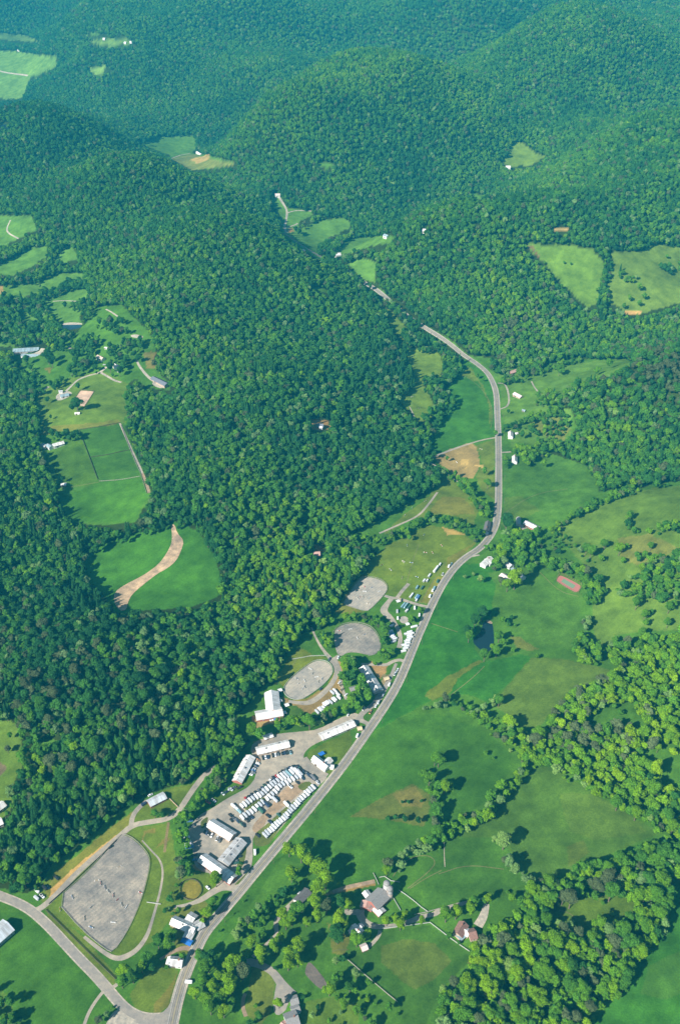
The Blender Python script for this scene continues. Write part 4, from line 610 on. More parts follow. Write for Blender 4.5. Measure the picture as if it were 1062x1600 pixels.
B('house', 'brown roofed house with a white lower wing at the paddock corner', 'house', 'I', [((862,430),(905,352),9,4.4,2.8,BROWNR,TANW),((888,395),(942,425),7.5,3.6,1.6,WHITE,TANW),((940,430),(985,418),10,4,2.6,BROWNR,TANW),((868,462),(905,430),6,3,.8,BLUER,TANW)], 3, 1, True)
B('house', 'grey shingled house at the bottom of the paved drive', 'house', 'H', [((560,1030),(640,1000),14,4.4,3,SLATE,WW),((590,895),(640,880),8,3.2,1.8,SLATE,WW),((600,960),(650,940),7,3,1.4,SLATE,WW),((530,1050),(545,1062),6,3,1.4,PINKR,REDW)], 3, 1, True)
B('hay_barn', 'white roofed barn beside the silver rounded shed north of the farm trees', 'barn', 'N', [((445,238),(532,278),10,4,2,WHITE,REDW)], 5, 1)
B('farmhouse', 'white house tucked against the trees next to the main road bend', 'house', 'N', [((150,530),(205,482),9,4.6,2.4,WHITE,WW),((165,500),(210,525),7,3.6,1.6,GREYR,WW)], 3, 1, True)
B('house', 'small grey roofed house half hidden between tall trees on the east farm', 'house', 'N', [((322,520),(350,540),9,4,2.4,GREYR,WW)], 2, 1)
B('house', 'white roofed house by the big round tree on the east farm', 'house', 'N', [((372,575),(430,622),9,4,2.2,WHITE,WW),((360,560),(380,590),6,3.4,1.4,BLUER,WW)], 3, 1, True)
B('barn', 'pale roofed barn with red walls beside the big round tree', 'barn', 'N', [((280,598),(348,640),9.5,3.8,2.2,mat('pale_pink_roof',(.68,.56,.52)),REDW)], 4, 1)
B('roadside_house', 'dark roofed house with pale porch on the west side of the road', 'house', 'N', [((188,235),(172,300),8,4,2.6,DARKR,WW),((168,318),(185,318),5,2.6,.8,WHITE,WW)], 3, 1, True)
B('house', 'pale pink roofed house on the lawn inside the looping drive', 'house', 'E', [((540,300),(570,312),9,3.6,2.2,mat('pale_pink_roof',(.68,.56,.52)),TANW)], 3, 1)
B('long_shed', 'red and white long shed at the wood edge above the looping drive', 'shed', 'E', [((520,215),(552,202),9,3,1.8,PINKR,REDW),((555,203),(580,200),8,3,1.6,WHITE,REDW)], 3, 1)
B('shed', 'tiny blue grey shed on the lawn below the pink roofed house', 'shed', 'E', [((573,370),(584,372),4.5,2.4,1.2,BLUER,GREYW)], 1, 1)
B('farmhouse', 'narrow white house facing the road above the big eastern field', 'house', 'E', [((524,478),(524,458),8,4.4,2.6,WHITE,WW),((545,466),(552,464),4,2.6,1,WHITE,WW)], 2, 1, True)
B('farmhouse', 'white house with steep roof at the top corner of the eastern field', 'house', 'E', [((541,580),(541,558),8,4.4,3.2,WHITE,WW)], 2, 1, True)
B('stable_barn', 'large blue grey roofed stable with dormer wing on the left hill farm', 'barn', 'L', [((82,180),(228,145),17,4.4,3,BLUER,GREYW),((130,205),(235,188),10,3.4,2,BLUER,WW)], 6, 1)
B('farmhouse', 'tan roofed cottage in the trees at the drive fork', 'house', 'L', [((580,205),(612,222),9,4,2.6,mat('tan_shingle',(.60,.47,.38),.8),WW)], 2, 1, True)
B('farmhouse', 'white house with several wings at the drive fork on the hill farm', 'house', 'L', [((680,255),(700,275),9,4.2,2.4,WHITE,WW),((700,290),(715,296),6,3,1.4,WHITE,WW)], 2, 1)
B('hut', 'tiny white hut in the clearing above the hill farm cottages', 'hut', 'L', [((622,160),(636,160),4,2.4,.9,WHITE,WW)], 1, 1)
B('long_barn', 'long dark roofed barn at the forest edge beyond the hill farm', 'barn', 'L', [((905,325),(990,378),12,3.8,2.6,mat('charcoal_roof',(.15,.16,.19),.7,.15,1),TANW)], 6, 1)
B('stable_barn', 'small blue grey stable in the gravel loop near the sand ring', 'barn', 'L', [((358,445),(405,430),9,3.2,2,BLUER,WW),((350,425),(372,420),4,2.6,1,GREYR,WW)], 3, 1)
B('shed', 'small white shed in front of the dark round tree by the sand ring', 'shed', 'L', [((445,548),(472,545),5,2.6,1,WHITE,WW)], 1, 1)
B('farmhouse', 'white house with a grey wing beside the fenced hill paddock', 'house', 'L', [((315,735),(375,712),9,4,2.4,WHITE,WW),((285,735),(305,750),8,3.4,1.8,BLUER,WW),((245,738),(275,742),9,3,1.4,GREYR,WW)], 3, 1, True)
B('run_in_shed', 'small white shed alone in the lower hill pasture', 'shed', 'L', [((362,968),(392,966),7,3,1.2,WHITE,TANW)], 1, 1)
B('hut', 'tiny pale hut at the left edge above the blue grey stable', 'hut', 'L', [((22,88),(38,88),5,2.6,1,WHITE,WW)], 1, 1)
B('forest_house', 'lone blue roofed house in a clearing in the middle of the forest', 'house', 'W', [((335,568),(372,578),9,4,2.4,mat('charcoal_roof',(.15,.16,.19)),TANW),((350,590),(365,592),5,3,1,WHITE,WW)], 2, 1)
B('cabin', 'reddish roofed cabin hidden in the forest west of the show arenas', 'cabin', 'Q', [((318,42),(352,42),9,5.5,2,PINKR,TANW)], 1, 1)
B('farmhouse', 'distant white farmstead beside the pale upper field', 'house', 'J', [((817,151),(835,155),8,4,2.4,WHITE,WW),((848,164),(862,168),6,3,1.6,GREYR,WW)], 2, 1)
B('farmhouse', 'distant white house beside the valley road between two fields', 'house', 'V', [((378,520),(402,514),12,5,3,WHITE,WW)], 2, 1)
B('barn', 'distant pale barn at the top end of the valley lane', 'barn', 'V', [((132,272),(152,270),13,5,3,mat('pale_pink_roof',(.68,.56,.52)),WW)], 2, 1)
B('house', 'distant white house beside the lower valley road bend', 'house', 'V', [((236,510),(250,508),9,5,2.6,WHITE,WW)], 1, 1)
B('house', 'distant white speck of a house on the wooded ridge', 'house', 'V', [((745,419),(756,417),10,4,3,WHITE,WW)], 1, 1)
B('house', 'distant white house beside the small bright clearing on the far right', 'house', 'X', [((790,258),(797,259),14,6,4,WHITE,WW)], 1, 1)
B('house', 'tiny white roofed house in the wooded gap above the valley', 'house', 'V', [((585,441),(600,440),9,5,2.6,BLUER,WW)], 1, 1)
for k, (u, v) in enumerate([(163,59),(196,65),(205,64),(30,77),(760,40)]):
    B('house', ['far white house in the small upper left clearing', 'far white house, left of two beside the upper clearing', 'far white house, right of two beside the upper clearing', 'far pale barn beside the large upper left fields', 'far pale house alone in the upper right woods'][k], 'house', 'X', [((u-1.6,v),(u+1.6,v),8,4,2.4,WHITE,WW)], 1, 0)
# silos, rounded shed, tarps
def lathe_thing(name, label, cat, fk, pt, parts, off=5):
    (x, y), = castl(fr(fk, [pt]), off); t = thing(name, label, cat, (x, y, float(Hh(x, y))), 0); FOOT.append((x, y, 5))
    for pn, prof, mt in parts:
        m = MB(); m.hull([[(r*math.cos(2*math.pi*j/20), r*math.sin(2*math.pi*j/20), z) for j in range(20)] for (r, z) in prof]); m.build(pn, mt, t, True)
    return t
dome = lambda r, z: [(r*1.03, z), (r*.97, z+r*.28), (r*.8, z+r*.55), (r*.5, z+r*.78), (.1, z+r*.9)]
lathe_thing('silo', 'tall concrete silo with grey dome at the corner of the dairy barn', 'silo', 'I', (372,90), [('tower', [(3, -1), (3, 14)], CONC), ('dome', dome(3, 14), SLATE)], 14)
lathe_thing('silo', 'shorter brown grey silo right of the taller silo at the dairy barn', 'silo', 'I', (392,125), [('tower', [(3, -1), (3, 10)], mat('old_silo', (.33, .27, .23), .9)), ('dome', dome(3, 10), SLATE)], 10)
lathe_thing('silo', 'third small silo at the back corner of the dairy barn', 'silo', 'I', (396,155), [('tower', [(2.2, -1), (2.2, 8)], mat('old_silo', (.33, .27, .23))), ('dome', dome(2.2, 8), SLATE)], 8)
(qa, qb) = castl(fr('N', [(397,212),(399,262)]), 3.5); ang = math.atan2(qb[1]-qa[1], qb[0]-qa[0]); L_ = np.linalg.norm(qb-qa); qc = (qa+qb)/2
t = thing('quonset_shed', 'silver shed with rounded roof beside the white hay barn', 'shed', (qc[0], qc[1], float(Hh(*qc))), ang); FOOT.append((qc[0], qc[1], L_/2+1)); m = MB()
m.hull([[(x, 3.6*math.cos(a), 4.6*math.sin(a)-.3) for a in np.linspace(0, math.pi, 13)] for x in np.linspace(-L_/2, L_/2, 9)]); m.build('shell', mat('galvanised', (.42, .40, .38), .5, .12, .6), t); m = MB(); m.box(-L_/2-.08, -L_/2-.02, -1.6, 1.6, 0, 3); m.build('door', DOOR, t)
def tarp(name, label, fk, c, ax, L, W, h, mt, cat):
    P = castl(fr(fk, [c, (c[0]+ax[0], c[1]+ax[1])]), h); a = math.atan2(*(P[1]-P[0])[::-1]); t = thing(name, label, cat, (P[0][0], P[0][1], float(Hh(*P[0]))), a); FOOT.append((P[0][0], P[0][1], L/2)); m = MB()
    m.hull([[(x, -W/2, h*.8), (x, 0, h), (x, W/2, h*.8), (x, W/2, h*.8-.1), (x, 0, h-.1), (x, -W/2, h*.8-.1)] for x in (-L/2, L/2)]); m.build('canopy', mt, t)
    for sx in (-1, 1):
        for sy in (-1, 1): m = MB(); m.cyl(sx*(L/2-.2), sy*(W/2-.2), -.2, h*.8-.05, .07); m.build('pole', VENT, t)
    return t
tarp('shelter', 'bright blue tarpaulin shelter beside the road bend barn', 'F', (478,465), (60,28), 9.5, 5.5, 2.8, BLUE, 'shelter')
tarp('shelter', 'blue awning behind the white farmhouse on the yard corner lawn', 'D', (892,626), (30,-16), 6, 4.5, 2.6, BLUE, 'shelter')
for fk, pt, lb in (('K3',(580,248),'topmost white canopy tent beside the L shaped hall'),('K3',(577,358),'second white canopy tent down the side of the L shaped hall'),('K3',(650,402),'white canopy tent on the grass right of the L shaped hall'),('K3',(621,482),'lowest white canopy tent at the corner of the L shaped hall'),('P',(408,520),'small white canopy tent at the lane junction by the pale arena'),('P',(505,757),'small white tent at the edge of the round pad')):
    tarp('canopy_tent', lb, fk, pt, (10,-3), 4.6, 4.6, 2.9, TRIM, 'tent')['group'] = 'white canopy tents around the show rings'
# ------------------------------------------------------------------ vehicles
print('vehicles')
CP = {k: mat('paint_'+k, c, .35, .04, 1, spec=.5) for k, c in dict(white=(.80,.80,.80), silver=(.50,.52,.55), black=(.025,.027,.03), navy=(.03,.05,.10), red=(.45,.03,.03), blue=(.08,.20,.42), green=(.05,.14,.10), teal=(.25,.42,.46), tan=(.45,.36,.24), grey=(.16,.17,.18), orange=(.55,.25,.10)).items()}
RUB = mat('tyre_rubber', (.03, .03, .03), .9); AG = mat('vehicle_glass', (.03, .045, .06), .1, spec=.6)
MESH = {}
def meshget(key, fn, mats, name):
    if key not in MESH:
        m = fn(); o = mesh_obj(name, m.V, m.F, mats, None, m.M, link=False); MESH[key] = o.data; bpy.data.objects.remove(o)
    return MESH[key]
def wheel_fn(r=.36, w_=.24):
    m = MB(); m.hull([[(r*math.cos(a), y, r*math.sin(a)) for a in np.linspace(0, 2*math.pi, 12, endpoint=False)] for y in (-w_/2, w_/2)]); return m
def car_body(L=4.7, W=1.85, kind='car'):
    m = MB(); h = W/2; l = L/2
    def ring(x, w0, z0, z1): return [(x, -w0, z0), (x, w0, z0), (x, w0, z1-.12), (x, w0*.9, z1), (x, -w0*.9, z1), (x, -w0, z1-.12)]
    if kind == 'pickup': pr = [(-l, .86, .45, 1.05), (-l+.1, .98, .35, 1.15), (-.3, 1, .3, 1.15), (l-.9, 1, .3, 1.15), (l-.1, .95, .35, 1.0), (l, .8, .45, .85)]
    else: pr = [(-l, .84, .45, .95), (-l+.15, .97, .35, 1.05), (-l*.3, 1, .3, 1.08), (l*.3, 1, .3, 1.05), (l-.15, .93, .35, .88), (l, .78, .45, .75)]
    m.hull([ring(x, h*k, a, b) for x, k, a, b in pr])
    c0, c1 = ((-.1, 1.55) if kind == 'pickup' else (-l+.45, l*.42)); ztop = 1.85 if kind == 'pickup' else (1.72 if kind == 'suv' else 1.47)
    m.hull([[(c0+.45, -h*.78, ztop-.03), (c1-.6, -h*.78, ztop-.03), (c1-.6, h*.78, ztop-.03), (c0+.45, h*.78, ztop-.03)], [(c0+.5, -h*.72, ztop+.03), (c1-.65, -h*.72, ztop+.03), (c1-.65, h*.72, ztop+.03), (c0+.5, h*.72, ztop+.03)]])
    return m
def car_glass(L, W, kind):
    m = MB(); h = W/2; l = L/2; c0, c1 = ((-.1, 1.55) if kind == 'pickup' else (-l+.45, l*.42)); ztop = 1.85 if kind == 'pickup' else (1.72 if kind == 'suv' else 1.47)
    m.hull([[(c0, -h*.9, 1.02), (c1, -h*.9, 1.02), (c1, h*.9, 1.02), (c0, h*.9, 1.02)], [(c0+.42, -h*.79, ztop-.035), (c1-.57, -h*.79, ztop-.035), (c1-.57, h*.79, ztop-.035), (c0+.42, h*.79, ztop-.035)]]); return m
def bed_fn():
    m = MB(); m.box(-2.6, -.35, -.75, .75, 1.155, 1.17); return m
def trailer_body(L, W=2.15, H=2.45):
    m = MB(); h = W/2; l = L/2
    def ring(x, k, z0, z1): return [(x, -h*k, z0), (x, h*k, z0), (x, h*k, z1-.35), (x, h*k*.82, z1-.06), (x, 0, z1), (x, -h*k*.82, z1-.06), (x, -h*k, z1-.35)]
    m.hull([ring(-l, 1, .5, H), (ring(l-.9, 1, .5, H)), ring(l-.3, .8, .55, H*.93), ring(l, .35, .7, H*.8)]); return m
def hitch_fn(L):
    m = MB(); l = L/2; m.bar((l-.2, -.5, .6), (l+1.2, 0, .6), .12); m.bar((l-.2, .5, .6), (l+1.2, 0, .6), .12); m.cyl(l+1.0, 0, .1, .8, .06); return m
def vent_fn(L):
    m = MB(); l = L/2
    for x in np.linspace(-l+1, l-1.6, max(2, int(L/2.2))): m.box(x-.25, x+.25, -.25, .25, 2.38, 2.56)
    return m
def tr_win(L):
    m = MB(); l = L/2
    for x in np.linspace(-l+.9, l-1.5, max(2, int(L/2))):
        for s_ in (-1, 1): y = s_*1.075; m.box(x-.35, x+.35, min(y, y+s_*.03), max(y, y+s_*.03), 1.45, 1.85)
    m.box(-l-.03, -l+.01, -.9, -.05, .7, 2.0); m.box(-l-.03, -l+.01, .05, .9, .7, 2.0); return m
def child(name, me, parent, loc=(0, 0, 0)):
    o = bpy.data.objects.new(name, me); COL.objects.link(o); o.parent = parent; o.location = loc; return o
def vehicle(kind, colour, x, y, ang, label, group, L=None):
    z = float(Hh(x, y))+.10; names = dict(car='parked_car', suv='parked_car', pickup='pickup_truck', trailer='horse_trailer', van='van', bus='coach'); cats = dict(car='car', suv='car', pickup='pickup truck', trailer='horse trailer', van='van', bus='coach')
    t = thing(names[kind], label, cats[kind], (x, y, z), ang, group)
    if kind in ('car', 'suv', 'pickup'):
        L, W = dict(car=(4.7, 1.85), suv=(4.9, 1.95), pickup=(5.8, 2.0))[kind]
        child('body', meshget((kind, colour), lambda: car_body(L, W, kind), [CP[colour]], 'body'), t); child('windows', meshget((kind, 'g'), lambda: car_glass(L, W, kind), [AG], 'windows'), t)
        wm = meshget('wheel', wheel_fn, [RUB], 'wheel')
        for sx in (-1, 1):
            for sy in (-1, 1): child('wheel', wm, t, (sx*L*.31, sy*(W/2-.1), .36))
        if kind == 'pickup': child('truck_bed', meshget('bed', bed_fn, [RUB], 'truck_bed'), t)
    else:
        L = L or 7.5; Lr = round(L*2)/2; W, H = (2.15, 2.4) if kind == 'trailer' else (2.5, 3.1) if kind == 'bus' else (2.2, 2.6)
        child('body', meshget((kind, colour, Lr), lambda: trailer_body(Lr, W, H), [CP[colour]], 'body'), t)
        wm = meshget('wheel', wheel_fn, [RUB], 'wheel')
        for sx in ((-.6, .45) if kind == 'trailer' else (-Lr*.3, Lr*.3)):
            for sy in (-1, 1): child('wheel', wm, t, (sx, sy*(W/2-.05), .36))
        if kind == 'trailer': child('hitch', meshget(('h', Lr), lambda: hitch_fn(Lr), [VENT], 'hitch'), t); child('roof_vents', meshget(('v', Lr), lambda: vent_fn(Lr), [CP['grey']], 'roof_vents'), t)
        if W == 2.15: child('windows', meshget(('w', Lr), lambda: tr_win(Lr), [AG], 'windows'), t)
        else: child('windshield', meshget(('ws', kind, Lr), lambda: (lambda m: (m.box(Lr/2-.28, Lr/2-.16, -W*.3, W*.3, H*.5, H*.78), m)[1])(MB()), [AG], 'windshield'), t)
    return t
def ordn(n): return '%d%s' % (n, 'th' if 10 <= n % 100 <= 20 else {1: 'st', 2: 'nd', 3: 'rd'}.get(n % 10, 'th'))
KN = dict(car='car', suv='tall car', pickup='pickup truck', trailer='horse trailer', van='van', bus='coach')
vrs = random.Random(5)
def row(fk, pts, count, axis, kinds, cols, place, group, L=None, jit=2.5, flip=False):
    """vehicles parked along a line of survey points, each lying along axis"""
    if not count and len(pts) > 1:
        o = sorted(range(len(pts)), key=lambda q: pts[q][0]); pts = [pts[q] for q in o]; kinds = list(kinds); cols = [cols[q] for q in o] if len(cols) == len(o) else cols; L = [L[q] for q in o] if isinstance(L, list) else L
        place = 'from the left '+place[place.index(' ')+1:] if place.startswith('from') else 'from the left '+place
        place = place.replace('from the left the lower left', 'from the left').replace('from the left the left', 'from the left').replace('from the left the right', 'from the left').replace('from the left the topmost', 'from the left').replace('from the left the top ', 'from the left ').replace('from the left the bottom ', 'from the left ')
    P = np.array(fr(fk, pts), float); s = FR[fk][2]
    if count: 
        d = np.concatenate([[0], np.cumsum(np.hypot(*np.diff(P, axis=0).T))]); q = np.linspace(0, d[-1], count); P = np.stack([np.interp(q, d, P[:, 0]), np.interp(q, d, P[:, 1])], -1)
    ax = np.array(axis, float)/s*1.0
    for i, p in enumerate(P):
        p = p+np.array([vrs.uniform(-jit, jit), vrs.uniform(-jit, jit)])/s; A = cast([p[0], p[0]+ax[0]], [p[1], p[1]+ax[1]], 1.2)
        a = math.atan2(A[1][1]-A[0][1], A[1][0]-A[0][0])+vrs.uniform(-.05, .05)+(math.pi if (flip or vrs.random() < .1) else 0)
        k = kinds[i % len(kinds)] if isinstance(kinds, list) and len(kinds) == len(P) else vrs.choice(kinds); c = cols[i] if len(cols) == len(P) else vrs.choice(cols)
        Lx = (L[i] if isinstance(L, list) else L*vrs.uniform(.85, 1.12)) if L else None
        vehicle(k, c, A[0][0], A[0][1], a, ('%s %s, %s %s' % (c, KN[k], ordn(i+1), place)) if len(P) > 1 else '%s %s %s' % (c, KN[k], place.replace('and only one ', '')), group, Lx)
W3 = ['white']*7+['silver']*4; DK = ['black','navy','grey','black','silver','navy','white','green']
row('K2', [(425,893),(490,840),(560,770),(620,725),(680,650),(735,590),(780,535),(830,490),(885,435),(925,400)], 23, (72,78), ['trailer'], W3, 'from the lower end of the row beside the main road', 'horse trailers in the row beside the main road', 7.0, flip=True)
row('K2', [(115,605),(150,640)], 2, (75,65), ['trailer'], ['white','teal'], 'of the long trailers at the left tip of the lot', 'long trailers at the left tip of the lot', 10)
row('K2', [(185,592),(240,560),(300,512),(380,478),(440,425),(500,372),(560,330)], 14, (62,70), ['trailer','trailer','trailer','van'], W3, 'from the left end of the upper trailer row', 'horse trailers in the upper row of the lot', 6.2)
row('K2', [(585,300),(640,272),(690,250),(735,218),(785,245)], 8, (70,72), ['trailer'], W3+['teal'], 'from the left of the long trailers at the lot top', 'long horse trailers at the top of the lot', 8.6)
row('K2', [(190,712),(235,680),(285,652),(345,600),(405,550)], 8, (62,68), ['trailer'], W3, 'from the left end of the lower trailer row', 'horse trailers in the lower row of the lot', 6.2)
row('K2', [(450,520),(485,485),(530,445),(565,400),(625,360),(685,328),(735,300),(785,280)], 12, (52,58), ['trailer','van'], W3, 'from the left in the middle trailer row', 'horse trailers in the middle row of the lot', 5.6)
row('K2', [(225,512),(290,478),(375,420),(430,378),(490,322),(540,285),(600,238),(655,208),(720,182)], 16, (40,46), ['pickup','suv','car'], ['red','black','navy','black','grey','navy','green','black','white','navy','red','black','black','grey','navy','black'], 'from the left behind the upper trailer row', 'cars and trucks behind the upper trailer row')
row('K2', [(765,185),(800,215),(840,245),(880,268),(915,295),(945,320),(975,345)], 15, (42,62), ['car','suv','pickup'], DK, 'from the top of the car row at the lot tip', 'cars at the lot tip')
row('K2', [(70,690),(95,715),(120,725),(145,752),(80,740),(180,770),(240,735),(262,715),(285,700),(205,790)], 0, (30,32), ['pickup','suv','car'], DK, 'of the lower left lot cluster', 'cars clustered at the lower left tip of the lot')
row('K2', [(440,580),(380,640),(395,655),(545,505),(530,530),(765,350),(815,300),(690,385),(480,755),(565,680),(350,895),(455,692),(925,300),(650,578)], 0, (36,34), ['pickup','suv','car','van'], ['navy','green','black','navy','silver','black','navy','white','navy','green','black','black','grey','white'], 'of the scattered vehicles around the brown dirt lane', 'vehicles scattered around the dirt lane')
row('K2', [(405,92),(430,86),(458,80),(508,66),(535,58),(560,50),(603,45),(628,40),(652,36),(690,34)], 0, (12,44), ['car','suv','pickup'], ['black','white','navy','black','white','grey','black','navy','black','teal'], 'from the left in the row below the top barn', 'cars in the row below the top barn')
row('K2', [(350,110),(345,128),(350,148),(330,172),(305,200),(298,222),(300,240),(272,262)], 0, (50,18), ['suv','car','pickup'], ['orange','tan','white','navy','silver','blue','grey','white'], 'from the top beside the red gabled barn', 'vehicles beside the red gabled barn')
row('K2', [(15,450),(65,412),(95,398),(165,398),(-5,460)], 0, (44,-20), ['pickup','suv'], ['navy','silver','grey','black','green'], 'on the grass verge west of the yard', 'vehicles on the grass verge')
row('K1', [(368,150),(425,132),(518,66),(600,18)], 0, (40,30), ['pickup','car'], ['red','white','white','silver'], 'from the bottom on the verge west of the lane', 'vehicles on the verge west of the lane')
row('K1', [(332,460),(354,468),(378,480),(404,494),(462,524),(490,545)], 0, (22,-46), ['suv','car','pickup'], ['black','navy','black','white','white','grey'], 'from the left beside the long white ridge barn', 'cars beside the long white ridge barn')
row('K1', [(133,500),(140,524),(150,550),(162,578),(168,604),(176,622)], 0, (76,-12), ['trailer','van'], ['white','white','white','white','silver','blue'], 'from the top of the stack by the tree belt', 'trailers stacked by the tree belt', 7)
row('K1', [(225,700),(228,750),(120,440),(180,345),(205,395)], 0, (56,-10), ['suv','pickup'], ['navy','blue','white','blue','grey'], 'of the loose vehicles under the tree belt', 'vehicles under the tree belt')
row('K1', [(852,680)], 0, (4,60), ['van'], ['white'], 'and only one on the grass beside the yard exit', 'van by the yard exit', 6.5)
row('K1', [(362,1040)], 0, (34,30), ['car'], ['white'], 'and only one on the lawn above the round pen', 'car on the lawn')
row('K1', [(650,765),(690,715),(660,780)], 0, (36,-12), ['car'], ['grey','black','green'], 'of those under the tree behind the grey barn', 'cars behind the grey barn')
row('F', [(498,892)], 0, (50,2), ['van'], ['white'], 'and only one standing beside the main road', 'van beside the main road', 7)
row('A', [(460,325)], 0, (16,-10), ['car'], ['black'], 'and only one on the lane by the big arena', 'car on the arena lane')
row('K', [(210,966),(236,990),(202,1004),(262,938),(250,948),(312,888)], 0, (26,22), ['van','pickup','car'], ['white','white','silver','navy','black','black'], 'of the group at the side road corner', 'vehicles at the side road corner', 5.5)
row('K', [(835,430),(800,484)], 0, (20,-12), ['van','suv'], ['white','navy'], 'beside the pale blue roofed barn', 'vehicles at the pale blue barn', 5)
row('D', [(610,438),(622,436),(635,434),(648,430)], 0, (2,26), ['suv','van'], ['white','white','blue','black'], 'from the left below the L shaped hall', 'vehicles below the L shaped hall', 5.5)
row('D', [(655,290),(658,305),(660,322)], 0, (14,-2), ['car'], ['navy','black','grey'], 'from the top right of the L shaped hall', 'cars right of the L shaped hall')
row('K4', [(100,612),(128,588),(150,582),(172,570),(178,535),(196,528),(212,515),(240,508),(272,486),(290,480),(325,462),(320,432),(262,414),(290,395)], 0, (46,44), ['trailer'], W3+['silver'], 'from the left in the diagonal oval arena row', 'horse trailers in the diagonal row by the oval arena', 6.6)
row('K4', [(140,372),(335,305),(350,330),(405,430),(360,378)], 0, (26,-24), ['car','pickup'], ['navy','white','tan','white','tan'], 'of the vehicles by the oval arena track', 'vehicles by the oval arena track')
row('K4', [(785,438),(735,515),(712,548),(585,572),(425,638),(850,328),(935,168),(925,188),(908,216),(655,608),(230,62),(320,42),(520,858)], 0, (20,-40), ['van','car','pickup'], ['white','silver','white','silver','white','white','white','silver','white','orange','navy','white','white'], 'of the vehicles along the lane beside the road', 'vehicles along the lane beside the road', 5)
row('P', [(550,465),(597,480),(618,486),(598,515),(608,380),(660,388),(680,310),(712,312),(735,258),(842,143)], 0, (46,-70), ['trailer'], ['white','teal','blue','white','teal','green','white','white','white','white'], 'from the bottom of the meadow row by the road', 'trailers in the meadow row', [10,8,8,4.5,7,7,6,5,7,6])
row('P', [(800,192)], 0, (46,-60), ['bus'], ['white'], 'and only one at the head of the meadow row', 'coach in the meadow', 13)
row('P', [(738,474),(768,415),(782,392),(822,320),(870,242),(960,138),(932,168)], 0, (28,-60), ['van','trailer','pickup'], ['white','white','teal','green','white','teal','white'], 'from the bottom of the verge line nearest the road', 'vehicles on the verge nearest the road', [5.5,4.5,7,6,5,7,5])
row('P', [(462,565),(488,574),(517,592),(500,622)], 0, (52,-62), ['trailer'], ['teal','teal','green','white'], 'from the left below the meadow lane', 'trailers below the meadow lane', [10,10,10,6])
row('P', [(404,700),(580,592),(632,670),(400,632),(432,518)], 0, (4,-50), ['van'], ['white','white','white','silver','tan'], 'of the loose vans around the round pad', 'vans around the round pad', 5.5)
row('P', [(285,782),(332,786),(328,842),(340,856),(352,872),(345,890),(362,902),(372,918),(365,945)], 0, (60,-22), ['trailer'], ['white','white','white','teal','blue','white','white','white','silver'], 'from the top beside the curved drive', 'trailers beside the curved drive', 7)
row('P', [(576,790),(532,846),(545,862),(505,862),(528,884),(535,902),(505,940),(520,925),(508,962),(470,980),(500,992),(486,1016),(466,1042)], 0, (62,-14), ['trailer'], ['white'], 'from the top of the bright cluster between drive and road', 'bright trailers between the drive and the road', 7.5)
row('Q', [(920,560),(900,545)], 0, (20,-8), ['car'], ['white','silver'], 'of two near the verge', 'cars near the verge') if False else None
row('E', [(430,868),(428,850)], 0, (4,-20), ['car'], ['black','navy'], 'beside the dark roadside house', 'cars at the roadside house')
row('L', [(140,190),(175,190),(620,262),(545,300)], 0, (24,-6), ['car'], ['silver','navy','white','grey'], 'of the cars on the hill farm drives', 'cars on the hill farm drives') 
# skip / flat wagon beside the red gabled barn
# ------------------------------------------------------------------ jumps, fences, posts
print('fences')
def jump(x, y, a, label, colour, group, wide=3.6):
    t = thing('show_jump', label, 'horse jump', (x, y, float(Hh(x, y))+.12), a, group); t.scale = (.82, .82, .9)
    pole = meshget(('pole', colour), lambda: (lambda m: ([m.bar((-1.8, 0, z), (1.8, 0, z), .14) for z in (.35, .75, 1.1)], m)[1])(MB()), [CP[colour]], 'pole')
    wing = meshget('wing', lambda: (lambda m: ([m.box(-.07, .07, -.06, .06, 0, 1.5), m.box(-.7, -.07, -.05, .05, 0, 1.3), m.box(-.75, .1, -.5, -.38, 0, .12), m.box(-.75, .1, .38, .5, 0, .12)], m)[1])(MB()), [TRIM], 'wing')
    child('poles', pole, t); child('wing', wing, t, (-1.85, 0, 0)); o = child('wing', wing, t, (1.85, 0, 0)); o.rotation_euler = (0, 0, math.pi)
for fk, pts, place, group in (
  ('A', [(300,535),(380,576),(350,623),(378,660),(470,640),(495,410),(583,517),(525,575),(402,466),(418,478),(435,495),(450,512),(470,528),(488,546),(505,566),(250,585)], 'in the largest grey arena', 'jumps in the largest grey arena'),
  ('Q', [(600,237),(575,293),(600,262),(625,300),(620,330),(640,240),(590,290),(680,262),(560,300)], 'in the pale squarish arena', 'jumps in the pale squarish arena'),
  ('Q', [(300,690),(312,715),(335,735),(268,755),(225,745),(260,798),(268,790),(240,770),(345,760),(365,745)], 'in the pale oval arena', 'jumps in the pale oval arena'),
  ('Q', [(460,480),(520,470),(560,520),(600,500)], 'in the grey D shaped arena', 'jumps in the grey D shaped arena'),
  ('P', [(460,118),(545,126),(332,198),(450,284),(240,150),(605,275),(690,20),(765,22)], 'on the open meadow course', 'jumps on the meadow course'),
  ('E', [(95,935),(238,935),(85,810),(170,750),(115,778),(25,1035),(80,1000),(165,890),(115,318),(145,365),(120,150),(215,380),(400,535),(300,590)], 'on the upper schooling meadow', 'jumps on the upper schooling meadow')):
    pts = sorted(pts); W = castl(fr(fk, pts), .6)
    for i, (x, y) in enumerate(W): jump(x, y, vrs.uniform(0, 3.1), 'low horse jump, %s from the left %s' % (ordn(i+1), place), vrs.choice(['white','tan','grey','white','red','blue']), group)
